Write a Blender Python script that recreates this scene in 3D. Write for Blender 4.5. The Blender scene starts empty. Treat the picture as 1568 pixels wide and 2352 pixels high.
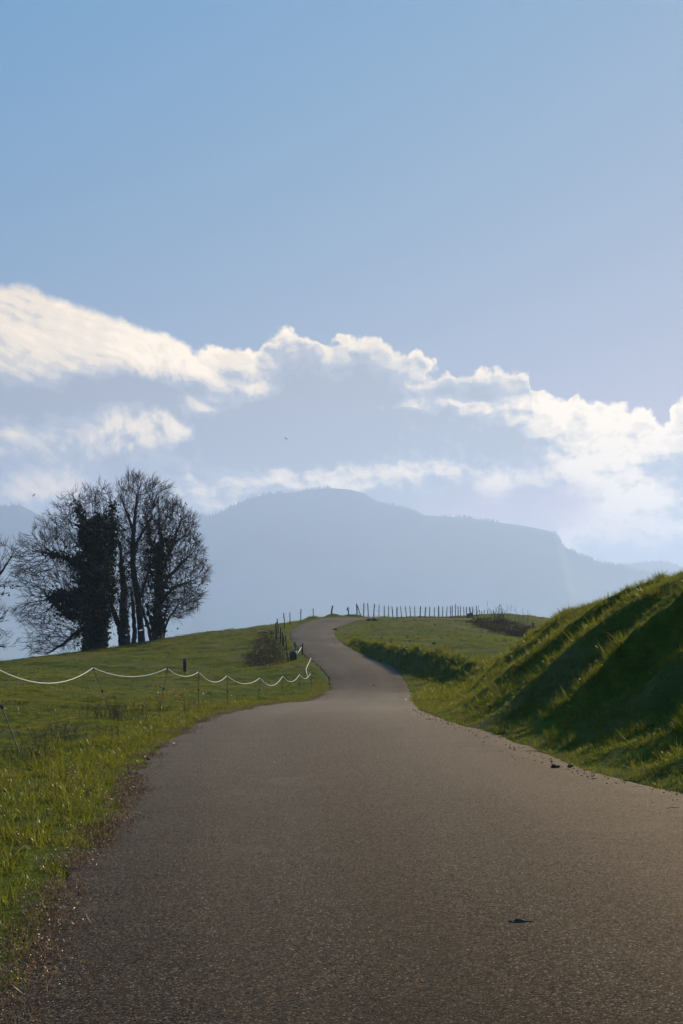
import bpy, math, random
import numpy as np
from mathutils import Vector

rng = np.random.default_rng(7)
random.seed(7)
SC = bpy.context.scene
COL = SC.collection

# ------------------------------------------------------------------ camera
F, CX, CY, HOR = 3300.0, 784.0, 1176.0, 1480.0      # the photograph measured at 1568 x 2352
EYE = 1.5
PITCH = math.atan((HOR - CY) / F)
cam_d = bpy.data.cameras.new('camera')
cam_d.sensor_fit = 'HORIZONTAL'
cam_d.sensor_width = 24.0
cam_d.lens = 24.0 * F / 1568.0
cam_d.clip_start, cam_d.clip_end = 0.1, 60000.0
cam = bpy.data.objects.new('camera', cam_d)
COL.objects.link(cam)
cam.location = (0, 0, EYE)
cam.rotation_euler = (math.radians(90) + PITCH, 0, 0)
SC.camera = cam

# ------------------------------------------------------------------ world, sun, exposure
SUN_AZ, SUN_EL = math.radians(32), math.radians(29.5)
SKY_STRENGTH, SUN_STRENGTH, EXPOSURE = 0.050, 5.0, 0.40
HAZE_DENSITY, HAZE_G = 1.8e-4, 0.35
HAZE_COLOR = (0.54, 0.71, 1.0)


class Nodes:
    def __init__(self, tree):
        self.t = tree
        tree.nodes.clear()

    def n(self, kind, **kw):
        nd = self.t.nodes.new(kind)
        for k, v in kw.items():
            setattr(nd, k, v)
        return nd

    def put(self, sock, v):
        if hasattr(v, 'is_output'):
            self.t.links.new(v, sock)
        else:
            if hasattr(sock.default_value, '__len__') and not hasattr(v, '__len__'):
                v = (v,) * len(sock.default_value)
            if hasattr(v, '__len__') and len(v) == 3 and len(sock.default_value) == 4:
                v = (*v, 1)
            sock.default_value = v

    def m(self, op, a, b=None, c=None, clamp=False):
        nd = self.n('ShaderNodeMath', operation=op, use_clamp=clamp)
        for i, v in enumerate((a, b, c)):
            if v is not None:
                self.put(nd.inputs[i], v)
        return nd.outputs[0]

    def v(self, op, a, b=None, c=None, out=0):
        nd = self.n('ShaderNodeVectorMath', operation=op)
        for i, v in enumerate((a, b, c)):
            if v is not None:
                self.put(nd.inputs[i], v)
        return nd.outputs[out]

    def sstep(self, x, a, b, lo=0.0, hi=1.0):
        nd = self.n('ShaderNodeMapRange', interpolation_type='SMOOTHSTEP')
        for i, v in enumerate((x, a, b, lo, hi)):
            self.put(nd.inputs[i], v)
        return nd.outputs[0]

    def lin(self, x, a, b, lo=0.0, hi=1.0):
        nd = self.n('ShaderNodeMapRange')
        for i, v in enumerate((x, a, b, lo, hi)):
            self.put(nd.inputs[i], v)
        return nd.outputs[0]

    def mix(self, fac, a, b, blend='MIX'):
        nd = self.n('ShaderNodeMix', data_type='RGBA', blend_type=blend)
        self.put(nd.inputs[0], fac)
        self.put(nd.inputs[6], a)
        self.put(nd.inputs[7], b)
        return nd.outputs[2]

    def noise(self, vec, scale, detail=2.0, rough=0.5, color=False, dim='3D'):
        nd = self.n('ShaderNodeTexNoise', noise_dimensions=dim)
        if vec is not None:
            self.put(nd.inputs['Vector'], vec)
        nd.inputs['Scale'].default_value = scale
        nd.inputs['Detail'].default_value = detail
        nd.inputs['Roughness'].default_value = rough
        return nd.outputs['Color' if color else 'Fac']

    def vor(self, vec, scale, feature='F1', out='Distance', rnd=1.0):
        nd = self.n('ShaderNodeTexVoronoi', feature=feature)
        if vec is not None:
            self.put(nd.inputs['Vector'], vec)
        nd.inputs['Scale'].default_value = scale
        if 'Randomness' in nd.inputs:
            nd.inputs['Randomness'].default_value = rnd
        return nd.outputs[out]

    def comb(self, x, y, z):
        nd = self.n('ShaderNodeCombineXYZ')
        for i, v in enumerate((x, y, z)):
            self.put(nd.inputs[i], v)
        return nd.outputs[0]


def ray(px, py):
    """slope (X/Y, Z/Y) of the sight line through a measured point of the photograph"""
    px, py = np.asarray(px, float), np.asarray(py, float)
    b = (CY - py) / F
    Y = math.cos(PITCH) - b * math.sin(PITCH)
    Z = math.sin(PITCH) + b * math.cos(PITCH)
    return (px - CX) / F / Y, Z / Y


def P(px, py, d):
    """world point at distance d along the sight line"""
    sx, sz = ray(px, py)
    return np.array([float(sx) * d, d, EYE + float(sz) * d])


def azel(px, py):
    sx, sz = ray(px, py)
    return float(np.degrees(np.arctan(sx))), float(np.degrees(np.arctan2(sz, np.hypot(1, sx))))


DEG = 180 / math.pi
PXD = F / DEG                                       # photo units per degree, about


def build_world():
    w = bpy.data.worlds.new('World')
    SC.world = w
    w.use_nodes = True
    N = Nodes(w.node_tree)
    sky = N.n('ShaderNodeTexSky', sky_type='NISHITA')
    sky.sun_disc = False
    sky.sun_elevation = SUN_EL
    sky.sun_rotation = SUN_AZ
    sky.altitude = 500
    sky.air_density = 1.0
    sky.dust_density = 0.15
    sky.ozone_density = 3.0
    d = N.v('NORMALIZE', N.n('ShaderNodeTexCoord').outputs['Generated'])
    sep = N.n('ShaderNodeSeparateXYZ')
    N.put(sep.inputs[0], d)
    x, y, z = sep.outputs
    az = N.m('MULTIPLY', N.m('ARCTAN2', x, y), DEG)
    el = N.m('MULTIPLY', N.m('ARCSINE', z), DEG)
    p0 = N.comb(az, el, 0.0)
    # domain warp: cauliflower edges and soft shreds
    w1 = N.v('SUBTRACT', N.noise(p0, 0.85, 4.0, 0.52, True, '2D'), (0.5, 0.5, 0.5))
    w2 = N.v('SUBTRACT', N.noise(N.v('MULTIPLY', p0, (0.8, 1.3, 1.0)), 0.32, 2.0, 0.5, True, '2D'), (0.5, 0.5, 0.5))
    wa = N.sstep(az, -10.0, -4.0, 0.45, 0.95)
    p = N.v('MULTIPLY_ADD', w1, N.comb(N.m('MULTIPLY', wa, 1.5), N.m('MULTIPLY', wa, 1.1), 0.0), p0)
    p = N.v('MULTIPLY_ADD', w2, (1.0, 0.6, 0.0), p)
    sp = N.n('ShaderNodeSeparateXYZ')
    N.put(sp.inputs[0], p)
    u, v = sp.outputs[0], sp.outputs[1]
    # top outline of the cloud bank, as elevation over azimuth
    top = [(-250, 640), (-60, 642), (0, 648), (60, 648), (110, 672), (160, 690), (220, 715), (260, 735), (325, 757), (400, 775),
           (460, 797), (500, 796), (560, 790), (588, 800), (600, 785), (640, 762), (690, 757), (730, 768), (752, 785),
           (764, 800), (790, 776), (850, 773), (885, 790), (905, 800), (940, 795), (965, 815), (985, 842), (1020, 845),
           (1055, 858), (1085, 843), (1130, 843), (1180, 842), (1205, 840), (1216, 858), (1222, 884), (1245, 895),
           (1270, 915), (1300, 920), (1325, 890), (1350, 905), (1372, 925), (1420, 920), (1470, 925), (1500, 955),
           (1515, 975), (1545, 925), (1568, 905), (1650, 880), (1800, 900)]
    A0, A1, E0, E1 = -16.0, 16.0, 4.0, 16.0
    fc = N.n('ShaderNodeFloatCurve')
    cm = fc.mapping
    cu = cm.curves[0]
    pts = []
    for px, py in top:
        a, e = azel(px, py)
        pts.append(((a - A0) / (A1 - A0), (e - E0) / (E1 - E0)))
    pts = [q for q in pts if 0 <= q[0] <= 1]
    cu.points[0].location = pts[0]
    cu.points[1].location = pts[-1]
    for q in pts[1:-1]:
        cu.points.new(*q)
    for q in cu.points:
        q.handle_type = 'AUTO'
    cm.extend = 'HORIZONTAL'
    cm.update()
    N.put(fc.inputs['Value'], N.lin(u, A0, A1))
    tope = N.m('MULTIPLY_ADD', fc.outputs[0], E1 - E0, E0)
    tope = N.m('ADD', tope, 0.12)
    vb = N.n('ShaderNodeTexVoronoi', feature='F1', voronoi_dimensions='2D')
    N.put(vb.inputs['Vector'], N.v('MULTIPLY_ADD', w1, (0.5, 0.5, 0.0), p0))
    vb.inputs['Scale'].default_value = 1.15
    vb.inputs['Detail'].default_value = 2.0
    vb.inputs['Roughness'].default_value = 0.55
    billow = N.m('SUBTRACT', 0.42, vb.outputs['Distance'])
    depth = N.m('SUBTRACT', tope, v)                          # degrees below the outline
    depth = N.m('MULTIPLY_ADD', billow, N.sstep(az, -9.0, -3.0, 0.10, 0.36), depth)
    # sum of soft lobes
    q_far = N.sstep(N.m('ABSOLUTE', az), 22.0, 40.0)

    def lobes(items):
        acc = None
        for px, py, rx, ry, wt in items:
            a, e = azel(px, py)
            sx, sy = PXD / rx, PXD / ry
            t = N.v('MULTIPLY_ADD', p, (sx, sy, 0.0), (-a * sx, -e * sy, 0.0))
            g = N.m('POWER', 0.4, N.v('DOT_PRODUCT', t, t, out=1))
            acc = N.m('MULTIPLY', g, wt) if acc is None else N.m('MULTIPLY_ADD', g, wt, acc)
        return acc
    bright = lobes([(60, 770, 330, 90, 1.0), (170, 815, 270, 62, .18), (400, 832, 180, 45, .9), (470, 912, 50, 24, .8), (585, 890, 52, 24, .7),
                    (290, 985, 105, 50, 1.0), (60, 1010, 140, 45, .7), (390, 1000, 45, 35, .7), (60, 1120, 60, 40, 1.1),
                    (160, 1115, 55, 40, 1.1), (1080, 934, 150, 13, .9), (1250, 955, 95, 35, .95), (1420, 985, 130, 50, 1.3),
                    (1390, 1050, 140, 32, 1.3), (1390, 1170, 90, 55, 1.9), (1310, 1235, 45, 30, 1.6), (1455, 1120, 85, 40, 1.2), (1335, 1088, 70, 28, 1.3), (1490, 1200, 60, 60, 1.1), (1185, 1095, 70, 26, .9), (760, 1100, 190, 26, 1.2),
                    (980, 1070, 130, 30, .75), (1130, 1125, 35, 38, 1.2), (480, 1140, 130, 40, .8), (945, 900, 28, 45, .6),
                    (1560, 1000, 60, 40, .5), (1600, 1200, 60, 60, .5),
                    (300, 890, 140, 34, -.75), (40, 920, 80, 40, -.45), (1080, 885, 95, 30, -.55), (1490, 1095, 110, 38, -.6),
                    (1190, 1040, 130, 45, -.35), (740, 930, 190, 120, -.25), (640, 1020, 150, 60, -.25)])
    holes = lobes([(1110, 1170, 140, 55, .75), (1240, 1060, 42, 16, .7), (1290, 1150, 60, 40, .75), (230, 1130, 60, 75, .45),
                   (20, 1075, 110, 26, .5), (1050, 1215, 260, 40, .5), (1500, 1240, 120, 40, .2)])
    # streaks drawn out along the slope of the cloud at the left, round billows elsewhere
    ps = N.n('ShaderNodeSeparateXYZ'); N.put(ps.inputs[0], N.v('MULTIPLY_ADD', w2, (1.2, 0.9, 0.0), p0))
    us, vs = ps.outputs[0], ps.outputs[1]
    streak = N.comb(N.m('MULTIPLY', N.m('MULTIPLY_ADD', vs, -0.36, us), 0.26), N.m('MULTIPLY', N.m('MULTIPLY_ADD', us, 0.33, vs), 1.5), 0.0)
    lf = N.sstep(N.m('MULTIPLY_ADD', el, -0.75, az), -12.0, -17.0)
    pf = N.v('MULTIPLY_ADD', w1, (0.6, 0.6, 0.0), N.v('MULTIPLY', p0, (1.0, 1.5, 1.0)))
    mxv = N.n('ShaderNodeMix', data_type='VECTOR')
    N.put(mxv.inputs[0], lf); N.put(mxv.inputs[4], pf); N.put(mxv.inputs[5], streak)
    pf = mxv.outputs[1]
    fine = N.noise(pf, 1.0, 4.5, 0.55, False, '2D')
    fine2 = N.noise(N.v('ADD', pf, (0.16, 0.30, 0.0)), 1.0, 4.5, 0.55, False, '2D')
    relief = N.m('MULTIPLY', N.m('SUBTRACT', fine, fine2), N.m('MULTIPLY_ADD', lf, -0.7, 1.1))
    alpha = N.sstep(depth, -0.02, N.sstep(az, -9.0, -3.0, 0.45, 0.26))
    alpha = N.m('MULTIPLY', alpha, N.m('SUBTRACT', 1.0, N.m('MULTIPLY', holes, N.m('MULTIPLY_ADD', fine, 1.1, 0.45), clamp=True), clamp=True))
    rim = N.m('MULTIPLY', N.m('POWER', 0.25, N.m('MAXIMUM', N.m('SUBTRACT', depth, 0.15), 0.0)), 1.6)
    rim = N.m('MULTIPLY', rim, N.sstep(az, -10.0, 3.0, 0.6, 0.85))
    shade = N.m('MULTIPLY', bright, N.m('MULTIPLY_ADD', fine, N.m('MULTIPLY_ADD', lf, -0.8, 1.7), N.m('MULTIPLY_ADD', lf, 0.36, 0.12)))
    shade = N.m('ADD', shade, rim)
    shade = N.m('ADD', shade, N.m('MULTIPLY', relief, N.sstep(shade, -0.1, 0.6, 0.25, 1.0)))
    shade = N.m('MULTIPLY_ADD', billow, 0.35, shade)
    shade = N.m('ADD', shade, N.m('MULTIPLY_ADD', fine, 0.5, -0.12))
    # grey-blue thick cloud to cream sunlit cloud
    ccol = N.n('ShaderNodeValToRGB')
    N.put(ccol.inputs[0], N.m('MULTIPLY', shade, 0.6, clamp=True))
    r = ccol.color_ramp
    r.interpolation = 'EASE'
    r.elements[0].position, r.elements[0].color = 0.0, (0.255, 0.245, 0.28, 1)
    r.elements[1].position, r.elements[1].color = 1.0, (1.5, 1.17, 0.75, 1)
    e = r.elements.new(0.22); e.color = (0.40, 0.38, 0.39, 1)
    e = r.elements.new(0.42); e.color = (0.77, 0.65, 0.49, 1)
    e = r.elements.new(0.62); e.color = (1.17, 0.91, 0.58, 1)
    bg1 = N.n('ShaderNodeBackground')
    # grade the clear sky: soft contrast towards the sun
    sc = N.n('ShaderNodeSeparateColor'); N.put(sc.inputs[0], sky.outputs[0])
    cc = N.n('ShaderNodeCombineColor')
    for i, (a_, p_) in enumerate(((0.46, 1.62), (3.36, 0.11), (15.2, -0.45))):
        N.put(cc.inputs[i], N.m('MULTIPLY', N.m('POWER', N.m('MINIMUM', N.m('MAXIMUM', sc.outputs[i], 0.8 if i == 0 else 3.0), 7.0 if i == 0 else 60.0), p_), a_))
    N.put(bg1.inputs[0], cc.outputs[0])
    bg1.inputs[1].default_value = SKY_STRENGTH
    bg2 = N.n('ShaderNodeBackground')
    N.put(bg2.inputs[0], ccol.outputs[0])
    bg2.inputs[1].default_value = CLOUD_STRENGTH
    mx = N.n('ShaderNodeMixShader')
    N.put(mx.inputs[0], N.m('MULTIPLY', alpha, 0.94))
    N.t.links.new(bg1.outputs[0], mx.inputs[1])
    N.t.links.new(bg2.outputs[0], mx.inputs[2])
    out = N.n('ShaderNodeOutputWorld')
    N.t.links.new(mx.outputs[0], out.inputs[0])


CLOUD_STRENGTH = 0.81
build_world()

sun_d = bpy.data.lights.new('sun', 'SUN')
sun_d.energy = SUN_STRENGTH
sun_d.angle = math.radians(0.53)
sun_d.color = (1.0, 0.82, 0.58)
sun = bpy.data.objects.new('sun', sun_d)
COL.objects.link(sun)
SDIR = Vector((math.sin(SUN_AZ) * math.cos(SUN_EL), math.cos(SUN_AZ) * math.cos(SUN_EL), math.sin(SUN_EL)))
sun.rotation_euler = SDIR.to_track_quat('Z', 'Y').to_euler()
sun.location = (40, 40, 60)

SC.view_settings.view_transform = 'Standard'
SC.view_settings.look = 'None'
SC.view_settings.gamma = 1.0
SC.view_settings.use_curve_mapping = False
SC.view_settings.exposure = EXPOSURE
SC.cycles.max_bounces = 6
SC.cycles.diffuse_bounces = 2
SC.cycles.glossy_bounces = 2
SC.cycles.transmission_bounces = 3
SC.cycles.transparent_max_bounces = 8
SC.cycles.volume_bounces = 2
SC.cycles.sample_clamp_indirect = 4.0
SC.cycles.use_denoising = True


# ------------------------------------------------------------------ helpers
def tag(o, label=None, cat=None, group=None, kind=None):
    if label: o['label'] = label
    if cat: o['category'] = cat
    if group: o['group'] = group
    if kind: o['kind'] = kind
    return o


def empty(name, loc, label=None, cat=None, group=None):
    o = bpy.data.objects.new(name, None)
    o.empty_display_size = 0.2
    COL.objects.link(o)
    o.location = loc
    return tag(o, label, cat, group)


def link_mesh(name, verts, faces, mat, parent=None, smooth=False, loc=None):
    """verts in world space unless loc gives the object's own origin"""
    me = bpy.data.meshes.new(name)
    me.from_pydata([tuple(map(float, v)) for v in verts], [], [tuple(map(int, f)) for f in faces])
    return link_data(name, me, mat, parent, smooth, loc)


def link_data(name, me, mat, parent=None, smooth=False, loc=None):
    me.materials.append(mat)
    if smooth:
        me.polygons.foreach_set('use_smooth', [True] * len(me.polygons))
    me.update()
    o = bpy.data.objects.new(name, me)
    COL.objects.link(o)
    if parent is not None:
        o.parent = parent
    if loc is not None:
        o.location = loc
    return o


def fast_mesh(name, V, faces_by_n):
    """V (n,3); faces_by_n: list of int arrays (m,k)"""
    me = bpy.data.meshes.new(name)
    V = np.asarray(V, np.float32)
    me.vertices.add(len(V))
    me.vertices.foreach_set('co', V.ravel())
    loops = np.concatenate([f.ravel() for f in faces_by_n]).astype(np.int32)
    sizes = np.concatenate([np.full(len(f), f.shape[1]) for f in faces_by_n])
    starts = np.concatenate([[0], np.cumsum(sizes)[:-1]]).astype(np.int32)
    me.loops.add(len(loops))
    me.loops.foreach_set('vertex_index', loops)
    me.polygons.add(len(sizes))
    me.polygons.foreach_set('loop_start', starts)
    me.update(calc_edges=True)
    me.validate()
    return me


def grid_faces(nr, nc):
    i = np.arange(nr - 1)[:, None] * nc + np.arange(nc - 1)[None, :]
    i = i.ravel()
    return np.stack([i, i + 1, i + nc + 1, i + nc], 1)


class MB:
    """collects shapes into one mesh"""
    def __init__(self):
        self.v, self.f = [], []

    def tube(self, pts, radii, sides=6, cap=True, jitter=0.0):
        pts = [np.asarray(p, float) for p in pts]
        base = len(self.v)
        n = len(pts)
        for i in range(n):
            t = pts[min(i + 1, n - 1)] - pts[max(i - 1, 0)]
            t = t / (np.linalg.norm(t) + 1e-9)
            a = np.array([1.0, 0, 0]) if abs(t[0]) < 0.8 else np.array([0, 1.0, 0])
            a = np.cross(t, a); a /= np.linalg.norm(a)
            b = np.cross(t, a)
            for k in range(sides):
                w = 2 * math.pi * k / sides
                r = radii[i] * (1 + random.uniform(-jitter, jitter))
                self.v.append(pts[i] + r * (math.cos(w) * a + math.sin(w) * b))
        for i in range(n - 1):
            for k in range(sides):
                k2 = (k + 1) % sides
                self.f.append((base + i * sides + k, base + i * sides + k2, base + (i + 1) * sides + k2, base + (i + 1) * sides + k))
        if cap:
            self.f.append(tuple(base + k for k in range(sides))[::-1])
            self.f.append(tuple(base + (n - 1) * sides + k for k in range(sides)))
        return self

    def box(self, c, half, rot=None):
        base = len(self.v)
        for sx in (-1, 1):
            for sy in (-1, 1):
                for sz in (-1, 1):
                    q = np.array([sx * half[0], sy * half[1], sz * half[2]])
                    if rot is not None:
                        q = rot @ q
                    self.v.append(np.asarray(c) + q)
        for f in ((0, 1, 3, 2), (4, 6, 7, 5), (0, 4, 5, 1), (2, 3, 7, 6), (0, 2, 6, 4), (1, 5, 7, 3)):
            self.f.append(tuple(base + i for i in f))
        return self

    def lump(self, c, r, n=3, rough=0.25, seed=0):
        """an irregular clod; r = (rx, ry, rz)"""
        import bmesh
        bm = bmesh.new()
        bmesh.ops.create_icosphere(bm, subdivisions=n, radius=1.0)
        base = len(self.v)
        rs = np.random.default_rng(seed)
        ph = rs.uniform(0, 6, (6, 3)); fr = rs.uniform(1.2, 5, (6, 3))
        for vv in bm.verts:
            q = np.array(vv.co)
            s = 1 + rough * sum(math.sin((fr[i] * q + ph[i]).sum()) / 2.4 for i in range(6)) / 2
            self.v.append(np.asarray(c) + q * s * np.asarray(r))
        for ff in bm.faces:
            self.f.append(tuple(base + x.index for x in ff.verts))
        bm.free()
        return self

    def build(self, name, mat, parent=None, smooth=False, origin=None):
        v = self.v if origin is None else [q - np.asarray(origin) for q in self.v]
        return link_mesh(name, v, self.f, mat, parent, smooth)


_tab = np.random.default_rng(11).random((256, 256))


def vnoise(x, y):
    x, y = np.asarray(x, float), np.asarray(y, float)
    xi, yi = np.floor(x).astype(int), np.floor(y).astype(int)
    fx, fy = x - xi, y - yi
    fx, fy = fx * fx * (3 - 2 * fx), fy * fy * (3 - 2 * fy)
    t = lambda a, b: _tab[a & 255, b & 255]
    return ((t(xi, yi) * (1 - fx) + t(xi + 1, yi) * fx) * (1 - fy) + (t(xi, yi + 1) * (1 - fx) + t(xi + 1, yi + 1) * fx) * fy) * 2 - 1


def fbm(x, y, o=4, g=0.5):
    s, a = 0, 1.0
    for i in range(o):
        s = s + a * vnoise(x * 2 ** i + 17.3 * i, y * 2 ** i + 9.1 * i)
        a *= g
    return s


def sst(x, a, b):
    t = np.clip((x - a) / (b - a), 0, 1)
    return t * t * (3 - 2 * t)


# ------------------------------------------------------------------ terrain: heights measured along the sight lines
_pd = np.arange(29.0, 150.0, 0.5)
_pz = np.interp(_pd, [0, 31, 41, 49, 55, 60, 66, 75, 85, 95, 110, 122, 128, 134, 140, 150],
                [0, 0, -0.24, -0.38, -0.37, -0.12, 0.32, 0.76, 1.25, 1.76, 2.52, 3.25, 3.62, 3.98, 4.22, 4.5])
_pz = np.convolve(np.pad(_pz, 8, 'reflect', reflect_type='odd'), np.hanning(19)[1:-1] / np.hanning(19).sum(), 'valid')
_pp = CY - F * np.tan(np.arctan2(_pz - EYE, _pd) - PITCH)      # row of the photograph where the lane lies at that distance
_pp = np.minimum.accumulate(_pp)


def d_of(py):
    """distance of the lane surface seen at a row of the photograph"""
    py = np.asarray(py, float)
    plane = -EYE / np.minimum(ray(784, np.maximum(py, 1600.0))[1], -1e-3)
    return np.where(py >= 1652, plane, np.interp(py, _pp[::-1], _pd[::-1]))


Limg = np.array([(0, 2300), (95, 2100), (180, 1985), (270, 1890), (300, 1820), (310, 1780), (345, 1740), (400, 1695), (480, 1650),
                 (560, 1633), (620, 1622), (700, 1612), (740, 1597), (760, 1578), (758, 1555), (742, 1535), (720, 1515),
                 (700, 1500), (680, 1480), (668, 1462), (670, 1447), (690, 1435), (720, 1424)], float)
Rimg = np.array([(1568, 1825), (1450, 1800), (1350, 1775), (1270, 1740), (1200, 1712), (1120, 1685), (1060, 1668), (1010, 1652),
                 (965, 1633), (950, 1618), (942, 1595), (930, 1570), (915, 1548), (900, 1535), (870, 1522), (830, 1505),
                 (800, 1490), (775, 1473), (766, 1455), (775, 1443), (800, 1432), (835, 1424)], float)


def edge_xy(img, head):
    d = d_of(img[:, 1])
    X = ray(img[:, 0], img[:, 1])[0] * d
    return np.concatenate([head, np.stack([X, d], 1)])


Lk = edge_xy(Limg, np.array([(-0.9, -8), (-1.2, 2)], float))
Rk = edge_xy(Rimg, np.array([(4.3, -8), (3.9, 3), (3.75, 7), (3.6, 10.5)], float))
tail = [((745, 131.5), (852, 129.6)), ((775, 134), (872, 131)), ((820, 136.3), (895, 132)), ((900, 137.2), (950, 132.6)),
        ((1000, 137.8), (1000, 133)), ((1078, 138.4), (1078, 133.8))]


def catmull(K, n):
    """smooth resample of X over Y"""
    t = np.concatenate([[0], np.cumsum(np.hypot(*np.diff(K, axis=0).T))])
    s = np.linspace(0, t[-1], n)
    out = np.stack([np.interp(s, t, K[:, i]) for i in range(2)], 1)
    ker = np.array([1, 2, 3, 2, 1]) / 9.0
    for _ in range(2):
        pad = np.pad(out, ((2, 2), (0, 0)), 'edge')
        sm = np.stack([np.convolve(pad[:, i], ker, 'valid') for i in range(2)], 1)
        sm[0], sm[-1] = out[0], out[-1]
        out = sm
    return out


ys = np.concatenate([np.arange(-8, 60, 0.15), np.arange(60, 128, 0.3)])
Ls, Rs = catmull(Lk, 1600), catmull(Rk, 1600)
Lx = np.interp(ys, Ls[:, 1], Ls[:, 0])
Rx = np.interp(ys, Rs[:, 1], Rs[:, 0])
Lroad = np.stack([Lx, ys], 1)
Rroad = np.stack([Rx, ys], 1)
tl = np.array([[ray(a[0], 1420)[0] * a[1], a[1]] for a, b in tail])
tr = np.array([[ray(b[0], 1420)[0] * b[1], b[1]] for a, b in tail])
tl = np.concatenate([Lroad[-1:], tl]); tr = np.concatenate([Rroad[-1:], tr])
kk = np.linspace(0, len(tl) - 1, 90)[1:]
Lroad = np.concatenate([Lroad, np.stack([np.interp(kk, np.arange(len(tl)), tl[:, i]) for i in (0, 1)], 1)])
Rroad = np.concatenate([Rroad, np.stack([np.interp(kk, np.arange(len(tr)), tr[:, i]) for i in (0, 1)], 1)])
# ragged edges
sarc = np.arange(len(Lroad)) * 0.15
Lroad[:, 0] += 0.05 * fbm(sarc * 1.5, sarc * 0 + 3, 4, 0.65)
Rroad[:, 0] += 0.05 * fbm(sarc * 1.1, sarc * 0 + 8, 3)

foot_i = [(1040, 1630, 38), (1042, 1592, 50), (1010, 1562, 58), (920, 1531, 67), (850, 1509, 77), (803, 1488, 88)]
top_i = [(1568, 1322, 27), (1490, 1360, 30), (1420, 1382, 34), (1330, 1410, 39), (1245, 1456, 47), (1200, 1482, 50), (1130, 1518, 53), (1060, 1512, 58),
         (1000, 1494, 62), (900, 1483, 70), (830, 1471, 80), (803, 1473, 88)]
fw = np.array([P(*a) for a in foot_i]); tw = np.array([P(*a) for a in top_i])
fy_ = np.concatenate([np.array([-8, 4, 10, 14.5, 18, 21, 25, 29, 32]), fw[:, 1], [95, 400]])
fx_ = np.concatenate([np.interp([-8, 4, 10, 14.5, 18, 21, 25, 29, 32], ys, Rx) + 0.05, fw[:, 0], [0.8, 30]])
ty_ = np.concatenate([[-8, 8, 16], tw[:, 1], [95, 400]])
tx_ = np.concatenate([[9.0, 8.6, 7.6], tw[:, 0], [2.2, 32]])

low, high = [], []
for X in (-60, -30, -14, -7, -3, 0, 3):
    for Y in (-8, 0, 8, 15, 22, 29):
        low.append((X, Y, 0.0))
for img in (Limg, Rimg):
    for (px, py) in img:
        if py < 1650:
            low.append(tuple(P(px, py, float(d_of(py)))))
for a in [(150, 1612, 38), (0, 1616, 36), (-250, 1620, 36), (300, 1592, 47), (470, 1603, 48), (594, 1616, 42), (650, 1578, 60),
          (430, 1556, 75), (250, 1553, 72), (50, 1562, 66), (-150, 1572, 64), (600, 1530, 78), (630, 1480, 97), (600, 1500, 88),
          (500, 1500, 93), (400, 1512, 86), (250, 1527, 80), (100, 1540, 76), (-100, 1552, 74), (640, 1452, 112), (560, 1467, 106),
          (430, 1482, 100)]:
    low.append(tuple(P(*a)))
sky_l = [(-400, 1568, 80), (-150, 1541, 86), (0, 1523, 90), (100, 1511, 94), (200, 1497, 99), (300, 1480, 105), (380, 1466, 109), (470, 1453, 114),
         (560, 1444, 118), (640, 1436, 122), (682, 1429, 126)]
for a in sky_l:
    q = P(*a)
    low.append(tuple(q))
    for dd, dz in ((14, -0.6), (40, -4.0), (70, -10.0)):
        low.append((q[0] * (q[1] + dd) / q[1], q[1] + dd, q[2] + dz))
crest = [(700, 1420, 136), (760, 1417.5, 139), (850, 1417, 140), (950, 1417, 140), (1050, 1417.5, 140)]
for a in crest:
    q = tuple(P(*a))
    for lst in (low, high):
        lst.append(q)
        lst.append((q[0] * 1.05, q[1] + 8, q[2] - 0.25))
        lst.append((q[0] * 1.15, q[1] + 22, q[2] - 1.2))
        lst.append((q[0] * 1.4, q[1] + 55, q[2] - 6))
for (a, b) in tail:
    for (px, d) in (a, b):
        q = P(px, 1420.5 if px < 900 else 1422.2, d)
        if px < 1110:
            high.append(tuple(q)); low.append(tuple(q))
for q in fw:
    low.append(tuple(q))
for a in [(6, 60, 0.6), (12, 40, 0.3), (12, 80, 1.4)]:
    low.append(a)
for X, Y, Z in [(9.0, -8, 3.0), (8.6, 8, 3.0), (7.6, 17, 3.0), (14, -5, 3.6), (14, 15, 3.5), (14, 28, 3.2), (24, 25, 3.6),
                (12, 45, 2.5), (22, 50, 2.9), (14, 62, 1.9), (28, 75, 3.0), (45, 40, 4.0)]:
    high.append((X, Y, Z))
for q in tw:
    high.append(tuple(q))
for a in [(1100, 1487, 75), (1000, 1468, 88), (1200, 1472, 92), (900, 1457, 100), (1050, 1447, 108), (1230, 1444, 118), (800, 1447, 106),
          (850, 1436, 118), (950, 1430, 123), (1050, 1431, 126),
          (1100, 1411, 147), (1160, 1412.5, 150), (1240, 1423, 150), (1330, 1440, 150), (1550, 1465, 150), (1085, 1436, 131),
          (1150, 1460, 119), (1230, 1478, 114), (1350, 1488, 112)]:
    high.append(tuple(P(*a)))
for a in [(1100, 1411, 147), (1160, 1412.5, 150), (1240, 1423, 150), (1330, 1440, 150), (1550, 1465, 150)]:
    q = P(*a)
    high.append((q[0] * 1.15, q[1] + 22, q[2] - 0.6)); high.append((q[0] * 1.4, q[1] + 55, q[2] - 6))
for (px, py) in Rimg:
    if py < 1490:
        high.append(tuple(P(px, py, float(d_of(py)))))


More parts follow.
